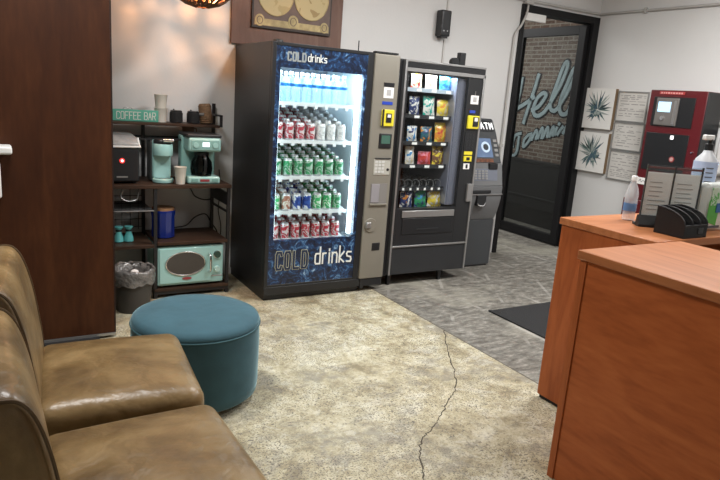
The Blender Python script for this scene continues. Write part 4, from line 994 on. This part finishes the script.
for x in (0, .058, .116, .172):
    MB().prism(prof, 'x', x, x+.0018).build('divider', MESHM, t, smooth=False)
    MB().tube([(x+.001, y, z) for y, z in prof[1:-1]], .0035, 6).build('rim', BLACK, t)
B(0, .174, 0, .147, 0, .003).build('floor_sheet', MESHM, t); B(0, .174, -.002, 0, 0, .058).build('front_sheet', MESHM, t); B(0, .174, .145, .147, 0, .125).build('back_sheet', MESHM, t)
MB().tube([(0, 0, .058), (.174, 0, .058)], .0035, 6).build('rim', BLACK, t); MB().tube([(0, .146, .125), (.174, .146, .125)], .0035, 6).build('rim', BLACK, t)
B(.0, .174, .07, .072, 0, .07).build('cross_sheet', MESHM, t); MB().rbox(.10, .14, -.005, -.002, .018, .046, .002).build('label_holder', BLACKP, t)

t = thing('wipes_pouch', 'clear plastic pack with green and blue print at the counter end', 'pouch', (2.945, 1.715, .98))
CLR = mat('frosted_plastic', (.62, .66, .63), rough=.3, alpha=.75)
mb = MB().rbox(0, .20, -.02, .055, .0, .235, .025); mb.build('body', CLR, t)
GP = patches('green_print', [(.62, .68, .62), (.55, .66, .52), (.12, .42, .10), (.62, .68, .62)], 22, .4)
B(.012, .19, -.023, -.0195, .13, .215).build('leaf_print', GP, t); MB().prism([(.004, .05), (.085, .03), (.09, .12), (.03, .155), (.004, .155)], 'y', -.022, -.0195).build('green_panel', mat('leaf_green', (.08, .40, .05), rough=.4), t)
B(.062, .15, -.025, -.021, .095, .140).build('blue_panel', mat('label_blue', (.02, .12, .36), rough=.4), t); B(.02, .12, -.022, -.0195, .018, .030).build('print', INK, t)
t = thing('spray_bottle', 'pale blue labelled bottle with dark nozzle behind the green printed pack', 'bottle', (3.10, 1.84, .98))
MB().lathe([(.04, 0), (.055, .005), (.056, .30), (.05, .335), (.025, .365), (.02, .38)], seg=28).build('body', mat('bottle_white', (.66, .69, .73), rough=.4), t)
mb = MB().lathe([(.0565, .20), (.0565, .325)], seg=28, cap=False); mb.build('label_band', mat('pale_blue_label', (.45, .55, .75), rough=.5), t)
for k in range(4): MB().tube([(.058*math.cos(a), .058*math.sin(a), .295-k*.022) for a in [-2.5+.1*i for i in range(7)]], .0025, 5).build('print', INK, t)
MB().lathe([(.021, .38), (.021, .41), (.012, .415), (.012, .44)], seg=18).build('nozzle', BLACKP, t); MB().rbox(-.055, .02, -.012, .012, .43, .455, .006).build('trigger', WHITE, t)

# ---------------------------------------------------------------- right wall: canvases, documents, red machine
def canvas(z0, label, seed):
    rnd = random.Random(seed)
    t = thing('plant_canvas', label, 'picture', (5.6, 4.565, z0), 0, 'plant canvases by the door')
    W2, HH2 = .19, .415
    B(-.045, -.001, -W2, W2, 0, HH2).build('stretcher', mat('raw_wood_edge', (.22, .15, .085), rough=.6), t, bevel=.002)
    B(-.047, -.0445, -W2, W2, 0, HH2).build('canvas', mat('canvas_white', (.70, .69, .66), rough=.8), t)
    cy, cz = .0, HH2*.46
    cols = [mat('leaf_ink', (.025, .045, .045), rough=.8), mat('leaf_sage', (.10, .16, .15), rough=.8), mat('leaf_slate', (.05, .10, .13), rough=.8), mat('leaf_pale', (.30, .34, .32), rough=.8)]
    mbs = [MB() for _ in cols]; SCL = 1.25
    for k in range(60):
        a = rnd.uniform(0, 2*PI) if k > 20 else rnd.uniform(.25, PI-.25); L = SCL*rnd.uniform(.06, .165)*(1 if math.sin(a) > 0 else .75); wd = rnd.uniform(.005, .012)
        d = Vector((math.cos(a), math.sin(a))); nn = Vector((-d.y, d.x)); p0 = Vector((cy, cz))+d*.012; mid = p0+d*L*.45; tip = p0+d*L+nn*rnd.uniform(-.02, .02)
        i = rnd.randrange(len(cols)); e = .0003*(k % 7)
        mbs[i].prism([tuple(p0), tuple(mid+nn*wd), tuple(tip), tuple(mid-nn*wd)], 'x', -.0480-e, -.047)
    for k in range(14):
        a = rnd.uniform(0, 2*PI); rr = rnd.uniform(.0, .06); i = rnd.choice((1, 2, 2, 3))
        mbs[i].prism([(cy+.035*(1 if seed % 2 else -1)+rr*math.cos(a)+.018*math.cos(q*PI/5), cz-.01+rr*math.sin(a)+.018*math.sin(q*PI/5)) for q in range(10)], 'x', -.0503-.0002*k, -.047)
    for mb, c in zip(mbs, cols):
        if mb.v: mb.build('painted_leaves', c, t, smooth=False)
canvas(1.340, 'upper of two plant canvases on the wall beside the door', 3)
canvas(.885, 'lower of two plant canvases on the wall beside the door', 8)
def document(y0, y1, z0, z1, label, seed, grp='framed documents on the right wall'):
    rnd = random.Random(seed); t = thing('framed_document', label, 'picture', (5.6, y0, z0), 0, grp); w_ = y1-y0; h_ = z1-z0; f = .010
    mb = B(-.018, -.001, 0, w_, 0, f); mb.box(-.018, -.001, 0, w_, h_-f, h_); mb.box(-.018, -.001, 0, f, f, h_-f); mb.box(-.018, -.001, w_-f, w_, f, h_-f); mb.build('frame', mat('silver_frame', (.30, .30, .29), rough=.4, metal=.3), t)
    B(-.008, -.001, f, w_-f, f, h_-f).build('sheet', mat('document_paper', (.60, .585, .55), rough=.7), t); mb = MB(); z = h_-.045
    while z > .03:
        y = .03
        while y < w_-.05:
            L = rnd.uniform(.02, .10); 
            if rnd.random() < .85: mb.box(-.0092, -.008, y, min(w_-.03, y+L), z, z+rnd.choice((.005, .008)))
            y += L+rnd.uniform(.008, .03)
        z -= rnd.choice((.017, .022, .03))
    mb.build('print', mat('document_print', (.30, .29, .28), rough=.8), t, smooth=False)
document(4.01, 4.36, 1.437, 1.737, 'top framed document of the stack of three beside the red machine', 1)
document(4.00, 4.355, 1.150, 1.428, 'middle framed document of the stack of three beside the red machine', 2)
document(3.99, 4.35, .843, 1.141, 'bottom framed document of the stack of three beside the red machine', 3)
document(3.02, 3.36, 1.47, 1.735, 'framed document at the right edge beyond the red machine', 4)
RX = 5.35
t = thing('red_machine', 'red and black cabinet machine with small lit screen against the right wall', 'machine', (RX, 3.27, 0))
RW = .555
B(.0, .225, 0, RW, .72, 1.75).build('body', REDP, t, bevel=.006); B(-.02, .245, .0, RW+.09, .0, .72).build('base', REDP, t, bevel=.006)
B(-.002, .226, -.012, .0, .72, 1.745).build('side_panel', BLACKP, t, bevel=.002)
B(-.006, .0, .10, RW-.05, 1.425, 1.69).build('upper_panel', BLACKP, t, bevel=.002); B(-.006, .0, .10, RW-.03, 1.02, 1.365).build('lower_panel', BLACKP, t, bevel=.002)
u = MB().rbox(-.022, -.004, .245, .465, 1.435, 1.68, .006).build('control_unit', mat('unit_grey', (.22, .21, .20), rough=.4, metal=.4), t)
B(-.026, -.021, .315, .44, 1.555, 1.645).build('screen', mat('lit_blue_screen', (.4, .6, .75), emit=(.45, .72, .95), estr=1.0), u); MB().lathe([(.020, -.034), (.022, -.021)], (0, .38, 1.50), 20, 'x').build('knob', CHROME, u); B(-.025, -.021, .26, .285, 1.45, 1.66).build('slot_strip', STEEL, u)
hd = B(-.004, .0, .215, .46, 1.712, 1.738).build('header_plate', mat('header_red', (.42, .05, .05), rough=.4), t); mb = MB(); y = .235
while y < .44: L = random.uniform(.010, .022); mb.box(-.0055, -.004, y, y+L, 1.718, 1.732); y += L+.009
mb.build('print', mat('header_pink', (.70, .35, .33)), hd, smooth=False)
B(-.010, -.005, .245, .275, 1.318, 1.350).build('lamp', mat('white_lamp', (.9, .9, .9), emit=(1, 1, 1), estr=1.5), t); MB().lathe([(.026, -.010), (.026, -.005)], (0, .225, 1.14), 24, 'x').build('round_badge', mat('badge_dark_red', (.30, .05, .05), rough=.4), t); MB().lathe([(.017, -.012), (.017, -.009)], (0, .225, 1.14), 20, 'x').build('badge_mark', mat('badge_pink', (.55, .35, .33)), t)
B(-.005, .0, RW-.13, RW-.01, .873, .935).build('paper_tag', PAPER, t); mb = MB(); mb.tube(smooth_pts([(-.006, RW-.035, .895), (-.006, RW-.05, .92), (-.006, RW-.065, .893), (-.006, RW-.08, .912), (-.006, RW-.10, .897)], 4), .0025, 5); mb.build('tag_print', INK, t)
mb = MB().lathe([(.008, -.022), (.010, 0)], (0, .045, 1.22), 12, 'x'); mb.build('lock', CHROME, t)
# hook rail and hanging cloth beyond the machine
t = thing('hook_rail', 'small dark hook rail on the wall right of the red machine', 'hook rail', (5.6, 2.90, 1.40))
B(-.02, -.001, 0, .33, 0, .035).build('rail', DGREY, t, bevel=.002)
for y in (.05, .16, .28): MB().tube(smooth_pts([(-.02, y, .02), (-.05, y, .015), (-.06, y, -.01), (-.05, y, -.03), (-.035, y, -.025)], 4), .005, 6).build('hook', DGREY, t)
mb = MB(); nn = 24
fr = []
for j in range(nn+1):
    y = .015+.30*j/nn; col_ = []
    for i in range(10): z = -.02-.34*i/9; col_.append((-.048+.014*math.sin(j*1.25+.3*i)*(.35+i/12), y, z))
    fr.append(col_)
vs = [p for c in fr for p in c]+[(p[0]+.004, p[1], p[2]) for c in fr for p in c]; N_ = (nn+1)*10
fs = []
for j in range(nn):
    for i in range(9): a = j*10+i; fs.append((a, a+10, a+11, a+1)); fs.append((a+N_, a+1+N_, a+11+N_, a+10+N_))
for j in range(nn): fs.append((j*10, j*10+N_, (j+1)*10+N_, (j+1)*10)); fs.append((j*10+9, (j+1)*10+9, (j+1)*10+9+N_, j*10+9+N_))
for i in range(9): fs.append((i, i+1, i+1+N_, i+N_)); q = nn*10+i; fs.append((q, q+N_, q+1+N_, q+1))
mb.add(vs, fs); o = mb.build('hanging_cloth', mat('pale_cloth', (.55, .54, .52), rough=.9), angle=2); o.location = (5.6, 2.90, 1.40); tag(o, 'pale grey cloth hanging from the hook rail at the right edge', 'cloth')
